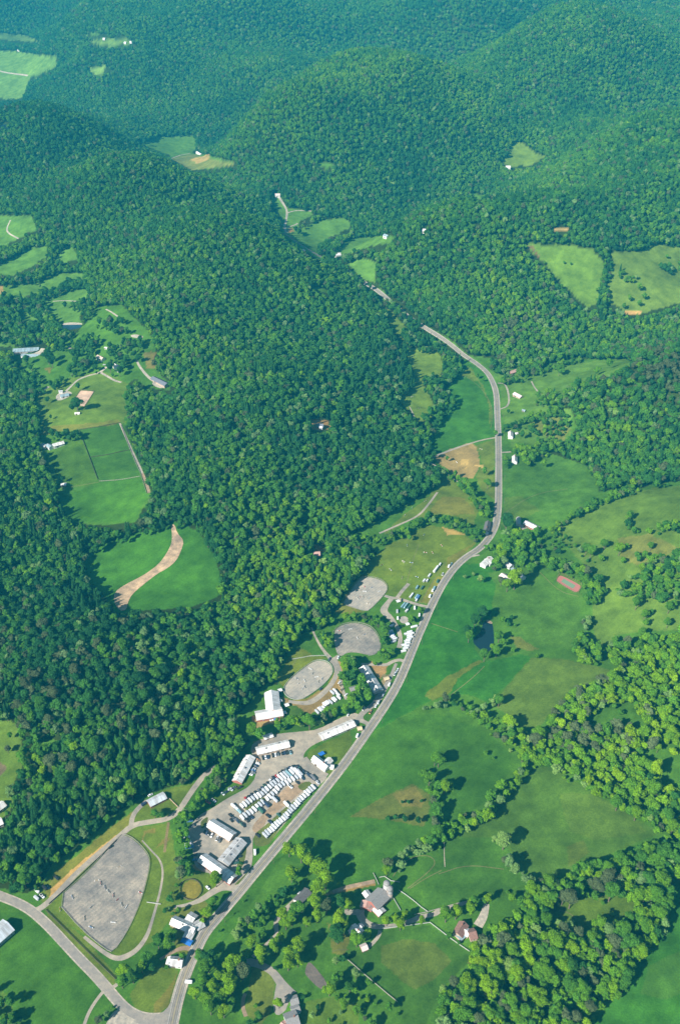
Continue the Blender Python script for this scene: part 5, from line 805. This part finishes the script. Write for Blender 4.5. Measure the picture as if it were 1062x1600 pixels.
def fence(name, label, W, mt, closed=False, gap=3.2, rails=(.5, .9, 1.3), t=.13, rh=.2, cat='fence'):
    if closed: W = list(W)+[W[0]]
    W = densify(W, gap, False); Z = [float(Hh(*p)) for p in W]; a = W[0]; root = thing(name, label, cat, (a[0], a[1], Z[0]), 0)
    r = MB(); p = MB()
    for i in range(len(W)):
        x, y, z = W[i][0]-a[0], W[i][1]-a[1], Z[i]-Z[0]; p.box(x-.09, x+.09, y-.09, y+.09, z-.3, z+rails[-1]+.15)
        if i+1 < len(W):
            x2, y2, z2 = W[i+1][0]-a[0], W[i+1][1]-a[1], Z[i+1]-Z[0]
            for h in rails: r.bar((x, y, z+h), (x2, y2, z2+h), t, rh)
    r.build('rails', mt, root); q = p.build('posts', mt, root); q['kind'] = 'stuff' if len(W) > 100 else q.get('kind', 'stuff')
    return root
WF = mat('white_fence_paint', (.46, .47, .42), .6); BF = mat('dark_fence_wood', (.10, .08, .06), .9); GF = mat('weathered_fence_wood', (.34, .31, .27), .9)
lw = lambda fk, pts, it=1: smooth_pts(castl(fr(fk, pts)), False, it)
fence('ring_fence', 'white rail fence around the pale oval arena', smooth_pts(castl(fr('Q', [(148,795),(200,733),(300,658),(335,643),(375,645),(407,660),(426,690),(422,722),(372,783),(290,843),(240,865),(188,858),(156,832)])), True, 2), WF, True, 4, (.6, 1.2), .16, .26)
fence('ring_fence', 'weathered fence around the large grey arena', smooth_pts(castl(fr('A', [(230,548),(360,436),(498,279),(520,275),(562,298),(610,348),(625,385),(617,440),(593,530),(562,612),(522,692),(470,767),(438,754),(338,672)])), True, 1), GF, True, 4, (.6, 1.1), .14)
fence('ring_fence', 'pale fence around the grey D shaped arena', smooth_pts(castl(fr('Q', [(425,490),(448,457),(500,437),(560,433),(622,449),(663,482),(688,535),(691,582),(662,612),(620,620)])), False, 2), GF, False, 4, (.6, 1.1))
fence('ring_fence', 'low fence around the pale squarish arena', smooth_pts(castl(fr('Q', [(483,320),(538,233),(573,190),(600,180),(652,183),(703,203),(727,232),(725,259),(692,302),(627,369),(600,372),(540,355),(488,338)])), True, 1), GF, True, 4, (.5, 1.0), .12)
fence('round_pen', 'round dark fenced grass pen on the lawn near the road', [tuple(p) for p in castl([(298.2+17.2*math.cos(a)) for a in np.linspace(0, 6.283, 28, endpoint=False)] and [(298.2+17*math.cos(a), 1390.5+16.3*math.sin(a)) for a in np.linspace(0, 6.283, 28, endpoint=False)])] if False else [tuple(p) for p in cast([298.2+17*math.cos(a) for a in np.linspace(0, 6.2, 26)], [1390.5+16.3*math.sin(a) for a in np.linspace(0, 6.2, 26)])], BF, True, 3, (.5, .9, 1.3), .16)
fence('paddock_fence', 'white fence along the north side of the large paddock', lw('I', [(320,407),(430,395),(560,378),(670,364),(740,418),(800,465),(870,515),(940,562)], 0), WF)
fence('paddock_fence', 'pale fence along the lower left side of the large paddock', lw('I', [(80,602),(150,662),(215,720),(300,792),(380,860),(445,912)], 0), GF)
fence('paddock_fence', 'white fence from the silos to the farm lane', lw('I', [(320,52),(355,45),(400,75),(460,85)], 0), WF); fence('paddock_fence', 'white fence curving down the pasture right of the silos', lw('I', [(455,140),(500,170),(560,215),(610,258),(655,290)], 0), WF)
fence('paddock_fence', 'short white fence crossing the small barn paddock', lw('I', [(408,180),(440,235),(465,278)], 0), WF); fence('paddock_fence', 'white fence climbing away from the dairy barn', lw('I', [(278,22),(298,62),(315,100)], 0), WF)
fence('paddock_fence', 'long fence beside the lane east of the dairy barn', lw('I', [(560,310),(650,290),(730,268),(840,245),(935,215)], 0), GF)
fence('paddock_fence', 'dark fence along the top of the hill paddock', lw('L', [(470,652),(590,635),(712,610)], 0), BF); fence('paddock_fence', 'dark fence down the left side of the hill paddock', lw('L', [(470,655),(525,800),(580,945)], 0), BF, t=.2, rh=.3)
fence('paddock_fence', 'dark fence dividing the hill paddock in two', lw('L', [(540,815),(640,800),(775,770)], 0), BF); fence('paddock_fence', 'pale fence along the bottom of the hill paddock', lw('L', [(590,957),(700,950),(828,928)], 0), GF); fence('paddock_fence', 'fence beside the straight farm lane on the hill', lw('L', [(716,622),(760,740),(830,900),(870,1030)], 0), GF)
fence('ring_fence', 'dark fence around the tan sand ring', castl(fr('L', [(418,502),(479,416),(561,422),(502,516)])).tolist(), BF, True, 3.5, (.5, 1.1), .15); fence('roadside_fence', 'dark fence between the large arena and the lane', lw('A', [(205,565),(300,480),(400,385),(485,300)], 0), BF, t=.2, rh=.3)
fence('roadside_fence', 'fence along the strip between the arena and the side road', lw('A', [(190,590),(300,700),(400,800),(487,885)], 0), BF); fence('court_fence', 'wire fence around the red tennis court', castl(fr('N', [(655,645),(675,612),(702,612),(828,678),(830,698),(808,735),(778,735),(660,664)])).tolist(), mat('court_fence_wire', (.34,.16,.14)), True, 3, (.1, 1.5, 2.8), .06, .06)
fence('paddock_fence', 'pale fence line on the drive to the forest edge barn', lw('K', [(935,452),(985,502)], 0), mat('tan_rail', (.6, .42, .3)), rails=(.5, 1.0, 1.4)); fence('paddock_fence', 'fence along the northern edge of the creek ring', lw('Q', [(200,640),(300,622),(390,618)], 0), WF)
# boulders / arena rail in grass strip
t_ = castl(fr('A', [(610,558),(668,566)])); fence('timber_rail', 'low white timber rail across the track beside the arena', t_.tolist(), WF, rails=(.4, .8), t=.4, rh=.35)
def utility_pole(x, y, lb):
    t = thing('utility_pole', lb, 'utility pole', (x, y, float(Hh(x, y))), 0, 'utility poles along the main road'); child('pole', meshget('up', lambda: (lambda m: (m.cyl(0, 0, -.5, 10.5, .17, .11), m)[1])(MB()), [BARK], 'pole'), t)
    child('crossarm', meshget('uc', lambda: (lambda m: (m.box(-1.2, 1.2, -.06, .06, 9.6, 9.75), m)[1])(MB()), [BARK], 'crossarm'), t)
PW = np.array(densify(MW, 1, False)); dd = np.gradient(PW, axis=0); dd /= np.linalg.norm(dd, axis=1, keepdims=True)
for i, k in enumerate(range(90, min(len(PW)-1, 1100), 62)): utility_pole(PW[k][0]+dd[k][1]*8.2, PW[k][1]-dd[k][0]*8.2, 'wooden utility pole east of the road, %s from the bottom' % ordn(i+1))

# ------------------------------------------------------------------ trees
print('trees')
def crown_mesh(name, seed, conifer=False, cards=420, size=1.25, rad=4.6, hgt=15.0, loose=False):
    g = np.random.default_rng(seed); pos = []; nor = []
    if conifer:
        t = g.uniform(0, 1, cards)**.75; z = 2+(hgt-2)*t; r = rad*.72*(1-t)**.85*(.75+.4*g.random(cards))*(1+.18*np.sin(t*40)); a = g.uniform(0, 2*np.pi, cards)
        pos = np.stack([r*np.cos(a), r*np.sin(a), z-.12*r], -1); nor = np.stack([np.cos(a)*.6, np.sin(a)*.6, np.full(cards, .75)], -1)
    else:
        nl = g.integers(13, 19); zc = hgt*.62; C = []; Rl = []
        for i in range(nl):
            d = g.normal(size=3); d /= np.linalg.norm(d); d[2] = abs(d[2])*.9-.25*g.random(); k = g.uniform(.30, .80)
            C.append([d[0]*rad*k*1.05, d[1]*rad*k*1.05, zc+d[2]*hgt*.36*k*1.25]); Rl.append(rad*g.uniform(.20, .44))
        C.append([0, 0, zc+hgt*.12]); Rl.append(rad*.5); C = np.array(C); Rl = np.array(Rl)
        k = g.choice(len(C), cards*3, p=Rl**2/np.sum(Rl**2)); d = g.normal(size=(cards*3, 3)); d /= np.linalg.norm(d, axis=1, keepdims=True); d[:, 2] = np.where(d[:, 2] < -.3, -d[:, 2], d[:, 2])
        P = C[k]+d*Rl[k][:, None]*(g.uniform(.66, 1.16, cards*3) if not loose else g.uniform(.4, 1.3, cards*3))[:, None]
        inside = np.zeros(len(P), bool)
        for c, r in zip(C, Rl): inside |= np.linalg.norm((P-c)*[1, 1, .9], axis=1) < r*.6
        keep = np.where(~inside)[0][:cards]; pos = P[keep]; nor = d[keep]
    n = len(pos); nor = nor+g.normal(size=(n, 3))*.32; nor /= np.linalg.norm(nor, axis=1, keepdims=True)
    up = g.normal(size=(n, 3)); t1 = np.cross(nor, up); t1 /= np.linalg.norm(t1, axis=1, keepdims=True)+1e-9; t2 = np.cross(nor, t1)
    s = size*g.uniform(.6, 1.25, n)[:, None]*.5; b = nor*s*.35
    V = np.stack([pos+t1*s+b*-1, pos+t2*s*.85, pos-t1*s-b, pos-t2*s*.85, pos+b*1.2], 1).reshape(-1, 3)     # small tented leaf sprays
    F = []
    for i in range(n):
        q = i*5; F += [(q, q+1, q+4), (q+1, q+2, q+4), (q+2, q+3, q+4), (q+3, q, q+4)]
    lv = np.repeat(g.uniform(.55, 1.4, n), 5)
    # dense inner mass so that the crown is not see-through
    seg = 8; base = len(V); V = list(map(tuple, V)); prof = ([(.5, 2.0), (rad*.5, 3.2), (rad*.28, hgt*.55), (.1, hgt*.93)] if conifer else [(.6, hgt*.34), (rad*.5, hgt*.45), (rad*.56, hgt*.60), (rad*.36, hgt*.74), (.3, hgt*.82)])
    for (r, z) in prof:
        for j in range(seg): rr_ = r*(1+.2*g.normal()*.5); V.append((rr_*math.cos(2*math.pi*j/seg), rr_*math.sin(2*math.pi*j/seg), z))
    for i in range(len(prof)-1):
        for j in range(seg): F.append((base+i*seg+j, base+i*seg+(j+1) % seg, base+(i+1)*seg+(j+1) % seg, base+(i+1)*seg+j))
    lv = np.concatenate([lv, np.full(len(V)-base, .62)])
    o = mesh_obj(name, V, F, LEAF, link=False); me = o.data; a = me.attributes.new('lv', 'FLOAT_COLOR', 'POINT')
    a.data.foreach_set('color', np.stack([lv*1.02, lv, lv*.95, np.ones(len(lv))], -1).astype(np.float32).ravel()); return o
def trunk_mesh(seed, hgt, rad, conifer=False):
    g = random.Random(seed); m = MB(); top = hgt*(.85 if conifer else .62)
    m.cyl(0, 0, -.8, top*.5, .34, .24, 8); m.cyl(0, 0, top*.5, top, .24, .08, 8)
    if not conifer:
        for k in range(6):
            a = k*1.05+g.random(); z0 = hgt*(.24+.05*k); m.bar((0, 0, z0), (math.cos(a)*rad*.6, math.sin(a)*rad*.6, z0+hgt*.22), .17)
    o = mesh_obj('trunk', m.V, m.F, BARK, link=False); return o.data
NB, NCf = 6, 2
FP = [crown_mesh('crown', 100+i, False, 560, 1.25, 4.6, 15.0, loose=(i == 5)) for i in range(NB)]+[crown_mesh('crown', 200+i, True, 420, 1.05, 4.2, 18.0) for i in range(NCf)]
HPm = [crown_mesh('crown', 300+i, False, 1900, .72, 4.6, 14.5, loose=(i == 5)) for i in range(NB)]+[crown_mesh('crown', 400+i, True, 1200, .62, 4.2, 17.0) for i in range(NCf)]
TRK = [trunk_mesh(i, 14.5, 4.6) for i in range(NB)]+[trunk_mesh(i, 17, 4.2, True) for i in range(NCf)]
ST = np.array([[.017,.072,.022],[.036,.128,.022],[.074,.198,.015],[.135,.270,.007],[.18,.315,.008]])
def tint_of(b):
    b = np.clip(b, 0, .999)*4; i = b.astype(int); f = (b-i)[:, None]; return ST[i]*(1-f)+ST[i+1]*f
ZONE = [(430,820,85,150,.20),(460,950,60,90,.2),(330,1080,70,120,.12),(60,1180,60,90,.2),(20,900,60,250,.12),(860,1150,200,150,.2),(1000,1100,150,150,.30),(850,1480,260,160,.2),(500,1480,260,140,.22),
 (780,880,120,90,.08),(950,640,150,110,.12),(720,430,120,90,.10),(900,700,200,200,.12),(330,540,120,60,.08),(540,140,120,80,.10),(430,200,60,70,.14),(250,1230,120,60,.14),(200,1200,300,200,-.05),(150,950,130,120,-.06),(1040,580,60,40,-.3),(620,600,40,60,-.12)]
CONZ = [(150,1130,200,150,.16),(60,1280,60,60,.25),(80,950,60,150,.10),(620,600,30,50,.35),(420,600,150,90,.12),(940,1140,50,28,.25),(240,1250,80,40,.2),(600,370,60,40,.12)]
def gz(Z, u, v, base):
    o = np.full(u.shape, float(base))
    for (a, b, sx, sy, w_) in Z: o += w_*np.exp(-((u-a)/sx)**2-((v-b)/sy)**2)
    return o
TX, TY, TS, TB, TK, TD, TG = [], [], [], [], [], [], []      # x, y, scale, brightness, variant, dull, group
def near_line(x, y, extra, only=None):
    bad = np.zeros(x.shape, bool)
    for (P, hw) in WLINES:
        x0, y0 = P.min(0)-15; x1, y1 = P.max(0)+15; m = np.where((x > x0) & (x < x1) & (y > y0) & (y < y1))[0]
        if len(m) == 0 or hw < 1: continue
        d = np.full(len(m), 1e9)
        for i in range(0, len(P), 400):
            q = P[i:i+400]; d = np.minimum(d, np.sqrt(((x[m][:, None]-q[:, 0])**2+(y[m][:, None]-q[:, 1])**2).min(1)))
        bad[m] |= d < hw+extra
    return bad
def grid(y0, y1, s):
    nx = int((.42*y1+250)/s); ny = int((y1-y0)/s)
    gx, gy = np.meshgrid(np.arange(-nx, nx+1)*s, y0+np.arange(ny)*s); gx = gx.astype(float).ravel(); gy = gy.ravel()
    gx[:] += rng.uniform(-.46, .46, len(gx))*s; gy = gy+rng.uniform(-.46, .46, len(gy))*s
    m = np.abs(gx) < .42*gy+245; return gx[m], gy[m]
for (y0, y1, s, sc) in ((200,1300,5.5,.90),(1300,2200,6.2,.96),(2200,3800,7.5,1.08),(3800,7600,11,1.42),(7600,12500,24,3.0)):
    x, y = grid(y0, y1, s); z = Hh(x, y); h = 9.5*sc; u, v, d = proj(x, y, z+h); jk = 4*np.minimum(1, 1200/d); ju = u+vnoise(x/9, y/9, 41)*jk; jv = v+vnoise(x/9, y/9, 42)*jk*.8
    op = np.zeros(x.shape, bool)
    for p in OPEN: op |= inpoly(ju, jv, p)
    ut, vt, _ = proj(x, y, z+(18.5*min(sc, 1.15) if sc < 1.5 else 13+7*sc)); ur_ = 4.6*sc*FPX/d*.7; far_ = v < 640; fo_ = np.zeros(x.shape, bool)
    if y1 > 1000:
        for p in OPEN[2:]: fo_ |= inpoly(ut, vt, p) | (inpoly(u+ur_, v, p) | inpoly(u-ur_, v, p) if sc > 1.1 else False)
        fo_ |= inpoly(ut, vt, OPEN[0]) & (v > 640)
    ub_, vb_, _ = proj(x, y, z+3.5); ob = np.zeros(x.shape, bool)
    for p in OPEN: ob |= inpoly(ub_, vb_, p)
    keep = ~op & ~(fo_ & (v < 960)) & ~ob; scl = np.full(x.shape, sc); kd = np.zeros(x.shape, int)   # kd 0 = forest
    pal = np.zeros(x.shape)
    if y0 < 3000:
        for (p, dn, kn, sz) in GROVE:
            m = inpoly(ju, jv, p) & op; r_ = rng.random(x.shape); mm = m & (r_ < dn*(1.0 if sz > .7 else 1.6)); keep |= mm; scl[mm] = sc*sz; kd[mm] = 1+list(TINTS).index(kn)
        for (ln, hw, kn, sz) in HEDGE:
            m = op & (dline(u, v, ln) < (hw*.75 if ln[0][1] < 520 else hw)); m &= rng.random(x.shape) < .95; keep |= m; scl[m] = sc*sz; kd[m] = 1+list(TINTS).index(kn)
    ug, vg, _ = proj(x, y, z); bad = np.zeros(x.shape, bool)
    for p in CLEAR: bad |= inpoly(ju, jv, p) & (rng.random(x.shape) < .97)
    for p in SHEETS: bad |= inpoly(ug, vg, p)
    bad |= near_line(x, y, 2.2)
    if y1 > 1300: bad |= (np.minimum(dline(u, v, main_px[20:]), dline(ut, vt, main_px[20:])+1.5) < 3.6+2.2*(v > 505)) & ((v > 505) | ((v > 360) & (v < 402)) | ((v > 448) & (v < 466)))
    for (fx, fy, frr) in FOOT:
        if y0-50 < fy < y1+50: bad |= (x-fx)**2+(y-fy)**2 < (frr+2.5)**2
    keep &= ~bad; x, y, scl, kd, u, v = [q[keep] for q in (x, y, scl, kd, u, v)]
    lum = gz(ZONE, u, v, .25)+.10*(1-sstep(420, 900, v))+vnoise(x/420, y/420, 53)*.2+vnoise(x/60, y/60, 51)*.22+vnoise(x/170, y/170, 52)*.18+rng.normal(0, 1, len(x))*np.interp(y, [900, 2600, 5000], [.15, .10, .06])  # leaf tint: far trees lightened, broadest noise stands in for ridge shading
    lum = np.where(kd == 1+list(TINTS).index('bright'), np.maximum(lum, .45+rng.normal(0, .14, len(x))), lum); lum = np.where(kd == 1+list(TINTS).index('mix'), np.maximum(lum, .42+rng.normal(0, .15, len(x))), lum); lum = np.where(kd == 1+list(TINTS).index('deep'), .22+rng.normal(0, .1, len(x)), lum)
    pale = (kd == 1+list(TINTS).index('pale')) | (rng.random(len(x)) < .05); dull = rng.random(len(x)) < np.clip(gz([(930,1145,60,30,.6),(1050,580,60,40,.7),(870,1110,20,15,.2),(800,510,30,20,.5),(150,1130,200,160,.10)], u, v, .05), 0, 1)
    con = rng.random(len(x)) < np.clip(gz(CONZ, u, v, .10), 0, 1)*(vnoise(x/90, y/90, 61) > -.1)*1.5; con &= (kd == 0) | (rng.random(len(x)) < .06)
    var = np.where(con, NB+rng.integers(0, NCf, len(x)), rng.integers(0, NB, len(x)))
    sc_ = scl*np.clip(.98+rng.normal(0, 1, len(x))*np.interp(y, [900, 2600], [.33, .2]), .42, 1.9); lum = np.where(con, np.minimum(lum, .12+rng.normal(0, .05, len(x))), lum)
    TX.append(x); TY.append(y); TS.append(sc_); TB.append(lum); TK.append(var); TD.append(np.where(dull & ~con, 1, np.where(pale & ~con, 2, 0))); TG.append(np.zeros(len(x), int))
sx_, sy_, ss_, sb_, sk_, sd_ = [], [], [], [], [], []
for fk, L in SOLO.items():
    L = [q for q in L if q[2] > 1]; px = fr(fk, [(q[0], q[1]) for q in L]); W = castl(px, 8.0); D = proj(W[:, 0], W[:, 1], Hh(W[:, 0], W[:, 1])+8)[2]
    for (q, wv, d) in zip(L, W, D):
        rm = q[2]/FR[fk][2]*d/FPX; sx_.append(wv[0]); sy_.append(wv[1]); ss_.append(min(max(rm/4.3, .35), 2.1)); k = q[3]
        sb_.append({'deep': .15, 'mix': .48, 'bright': .76, 'pale': .7, 'dull': .4, 'scrub': .4}[k]+random.gauss(0, .07)); sd_.append({'dull': 1, 'pale': 2}.get(k, 0)); sk_.append(random.randrange(NB))
sx_ = np.array(sx_); sy_ = np.array(sy_); ss_ = np.array(ss_)
# drop scattered trees that would stand inside a single tree
for i in range(2):
    d2 = np.full(len(TX[i]), 1e9)
    for a, b, c in zip(sx_, sy_, ss_): d2 = np.minimum(d2, np.hypot(TX[i]-a, TY[i]-b)-c*3.4)
    k = d2 > 1.0
    for Lst in (TX, TY, TS, TB, TK, TD, TG): Lst[i] = Lst[i][k]
x = np.concatenate(TX+[sx_]); y = np.concatenate(TY+[sy_]); s = np.concatenate(TS+[ss_]); b = np.concatenate(TB+[np.array(sb_)]); k = np.concatenate(TK+[np.array(sk_)]); dl = np.concatenate(TD+[np.array(sd_)]); g = np.concatenate(TG+[np.ones(len(sx_), int)])
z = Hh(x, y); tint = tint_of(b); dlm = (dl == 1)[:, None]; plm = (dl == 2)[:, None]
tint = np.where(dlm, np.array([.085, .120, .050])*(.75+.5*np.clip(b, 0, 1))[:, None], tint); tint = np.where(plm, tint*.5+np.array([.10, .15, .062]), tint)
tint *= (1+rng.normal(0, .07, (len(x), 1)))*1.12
u, v, d = proj(x, y, z+9*s); size = s*4.6*FPX/d; vis = (u > 6) & (u < 1056) & (v > 6) & (v < 1594)
print('trees total', len(x), 'solo', len(sx_))
rank = np.where(vis, size*np.where(g == 1, 1.8, 1), 0); isb = k < NB; small = isb & (s < .55)
pick = np.zeros(len(x), bool)
for m, n in ((isb & ~small, 300), (small, 140), (~isb, 90)):
    q = np.where(m & (rank > 0))[0]; q = q[np.argsort(-rank[q])][:n]; pick[q] = True
# named landmarks used to tell the single trees apart
LM = [('the red dairy barn', 590,1400),('the shaded white farmhouse', 557,1450),('the brown roofed house', 725,1452),('the grey shingled house', 455,1585),('the dark roofed machine shed', 472,1396),('the paved turning drive', 425,1525),('the small dark exercise yard', 492,1525),('the round grass pen', 298,1390),('the blue tarpaulin shelter', 292,1470),('the shaded grey cottage', 275,1500),('the road junction at the bottom', 262,1592),('the big grey arena', 165,1395),('the pale blue roofed barn', 245,1246),('the side road cars', 62,1395),('the houses at the left edge', 0,1265),('the L shaped hall', 430,1100),('the pale oval arena', 482,1062),('the angled barn by the grove', 580,1058),('the D shaped arena', 557,998),('the pale squarish arena', 570,928),('the red gabled barn', 380,1200),('the row of yard barns', 340,1310),('the pond', 755,995),('the red tennis court', 887,912),('the big round farm tree', 800,905),('the white hay barn', 827,820),('the road bend', 760,845),('the scrubby brown knoll', 620,1260),('the long hedgerow middle', 760,1250),('the long hedgerow top', 815,1195),('the pasture hedge spur', 800,1350),('the lower wood glade', 870,1440),('the lower wood corner', 690,1570),('the lower wood tip', 1050,1370),('the lower wood west edge', 750,1500),('the lower wood centre', 860,1530),('the southeast pasture', 1000,1520),('the eastern wood corner', 1040,1260),('the dull brown copse', 940,1140),('the forest track mouth', 330,1205),('the bottom left paddock corner', 540,1500),('the dry lane west of the dairy barn', 540,1380),('the hill farm sand ring', 128,622),('the blue grey hill stable', 40,545),('the upper right pasture', 980,430),('the bushy eastern meadow', 990,880),('the bottom edge orchard', 380,1590),('the tall pasture trees', 500,1350),('the van beside the main road', 300,1530)]
LMx = np.array([(a[1], a[2]) for a in LM], float); groups = {}
def cname(i):
    if k[i] >= NB: return 'dark conifer'
    if dl[i] == 1: return 'dull grey green'
    if dl[i] == 2: return 'pale silvery green'
    return 'dark green' if b[i] < .3 else 'mid green' if b[i] < .55 else 'bright green' if b[i] < .78 else 'vivid green'
P_ = np.where(pick)[0]
for i in P_:
    dd_ = np.hypot(LMx[:, 0]-u[i], LMx[:, 1]-v[i]); j = int(np.argmin(dd_)); kind = 'conifer tree' if k[i] >= NB else ('shrub' if small[i] else 'broadleaf tree'); groups.setdefault((j, kind), []).append((dd_[j], i))
for (j, kind), L in groups.items():
    L.sort()
    for n, (_, i) in enumerate(L):
        nm = kind.replace(' ', '_'); cn = cname(i); cn = 'dark' if cn == 'dark conifer' else cn
        lb = '%s %s, %s %s' % (cn, kind, 'the one nearest to' if n == 0 else '%s nearest to' % ordn(n+1), LM[j][0])
        t = thing(nm, lb, {'conifer tree': 'conifer', 'shrub': 'shrub', 'broadleaf tree': 'tree'}[kind], (x[i], y[i], z[i]-.2), random.uniform(0, 6.28), '%ss around %s' % (kind, LM[j][0]))
        sc3 = (s[i]*random.uniform(.92, 1.08), s[i]*random.uniform(.92, 1.08), s[i]*random.uniform(.9, 1.1) if s[i] > .6 else s[i]*.75); t.scale = sc3
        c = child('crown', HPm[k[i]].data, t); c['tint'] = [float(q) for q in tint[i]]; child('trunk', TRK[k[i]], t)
        if kind != 'shrub': pass
# the rest of the wood: far too many to count, one object of instanced crowns
rest = ~pick & ((size > .5) | True); xs = np.stack([x, y, z-.5], -1)[rest]; n = len(xs)
fm = bpy.data.meshes.new('forest'); fm.vertices.add(n); fm.vertices.foreach_set('co', xs.astype(np.float32).ravel())
def at_(nm, ty, dat, key):
    a = fm.attributes.new(nm, ty, 'POINT'); a.data.foreach_set(key, dat.ravel())
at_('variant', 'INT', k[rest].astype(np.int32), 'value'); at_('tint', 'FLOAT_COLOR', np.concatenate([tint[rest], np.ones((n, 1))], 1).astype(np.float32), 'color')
sr = s[rest]; s_far = 1
sv = np.stack([sr*rng.uniform(.88, 1.12, n), sr*rng.uniform(.88, 1.12, n), 1.08*np.minimum(sr, .85+.25*sr)*rng.uniform(.85, 1.15, n)], -1)
at_('size', 'FLOAT_VECTOR', sv.astype(np.float32), 'vector'); rv = np.zeros((n, 3)); rv[:, 2] = rng.uniform(0, 6.28, n); at_('turn', 'FLOAT_VECTOR', rv.astype(np.float32), 'vector')
fo = bpy.data.objects.new('forest', fm); COL.objects.link(fo); tag(fo, 'continuous green forest canopy covering the hills, valley sides and far ridges', 'forest', kind='stuff'); fm.materials.append(LEAF)
ng = bpy.data.node_groups.new('forest_nodes', 'GeometryNodeTree'); ng.interface.new_socket('Geometry', in_out='INPUT', socket_type='NodeSocketGeometry'); ng.interface.new_socket('Geometry', in_out='OUTPUT', socket_type='NodeSocketGeometry')
gi = ng.nodes.new('NodeGroupInput'); gout = ng.nodes.new('NodeGroupOutput'); jn = ng.nodes.new('GeometryNodeJoinGeometry')
def na(nm, ty):
    q = ng.nodes.new('GeometryNodeInputNamedAttribute'); q.data_type = ty; q.inputs['Name'].default_value = nm; return q.outputs['Attribute']
va = na('variant', 'INT'); sz = na('size', 'FLOAT_VECTOR'); tu = na('turn', 'FLOAT_VECTOR')
for i, p in enumerate(FP):
    oi = ng.nodes.new('GeometryNodeObjectInfo'); oi.inputs['Object'].default_value = p; oi.inputs['As Instance'].default_value = False
    cm = ng.nodes.new('FunctionNodeCompare'); cm.data_type = 'INT'; cm.operation = 'EQUAL'; cm.inputs[3].default_value = i; ng.links.new(va, cm.inputs[2])
    ip = ng.nodes.new('GeometryNodeInstanceOnPoints'); ng.links.new(gi.outputs[0], ip.inputs['Points']); ng.links.new(cm.outputs[0], ip.inputs['Selection']); ng.links.new(oi.outputs['Geometry'], ip.inputs['Instance'])
    ng.links.new(tu, ip.inputs['Rotation']); ng.links.new(sz, ip.inputs['Scale']); ng.links.new(ip.outputs[0], jn.inputs[0])
ng.links.new(jn.outputs[0], gout.inputs[0]); md = fo.modifiers.new('instances', 'NODES'); md.node_group = ng
# ------------------------------------------------------------------ haze: one closed box of even air
HAZE = True
if HAZE:
    hm, hn, ho = new_mat('haze_air'); pv_ = N(hn, 'ShaderNodeVolumePrincipled'); pv_.inputs['Color'].default_value = (.03, .57, .84, 1); pv_.inputs['Density'].default_value = 1.05e-4; pv_.inputs['Anisotropy'].default_value = 0
    hn.links.new(pv_.outputs[0], ho.inputs['Volume']); m = MB(); m.box(-9000, 9000, -600, 18000, -25, 1000); q = m.build('haze', hm); tag(q, 'thin blue air haze over the whole valley', 'haze', kind='stuff')
print('done')
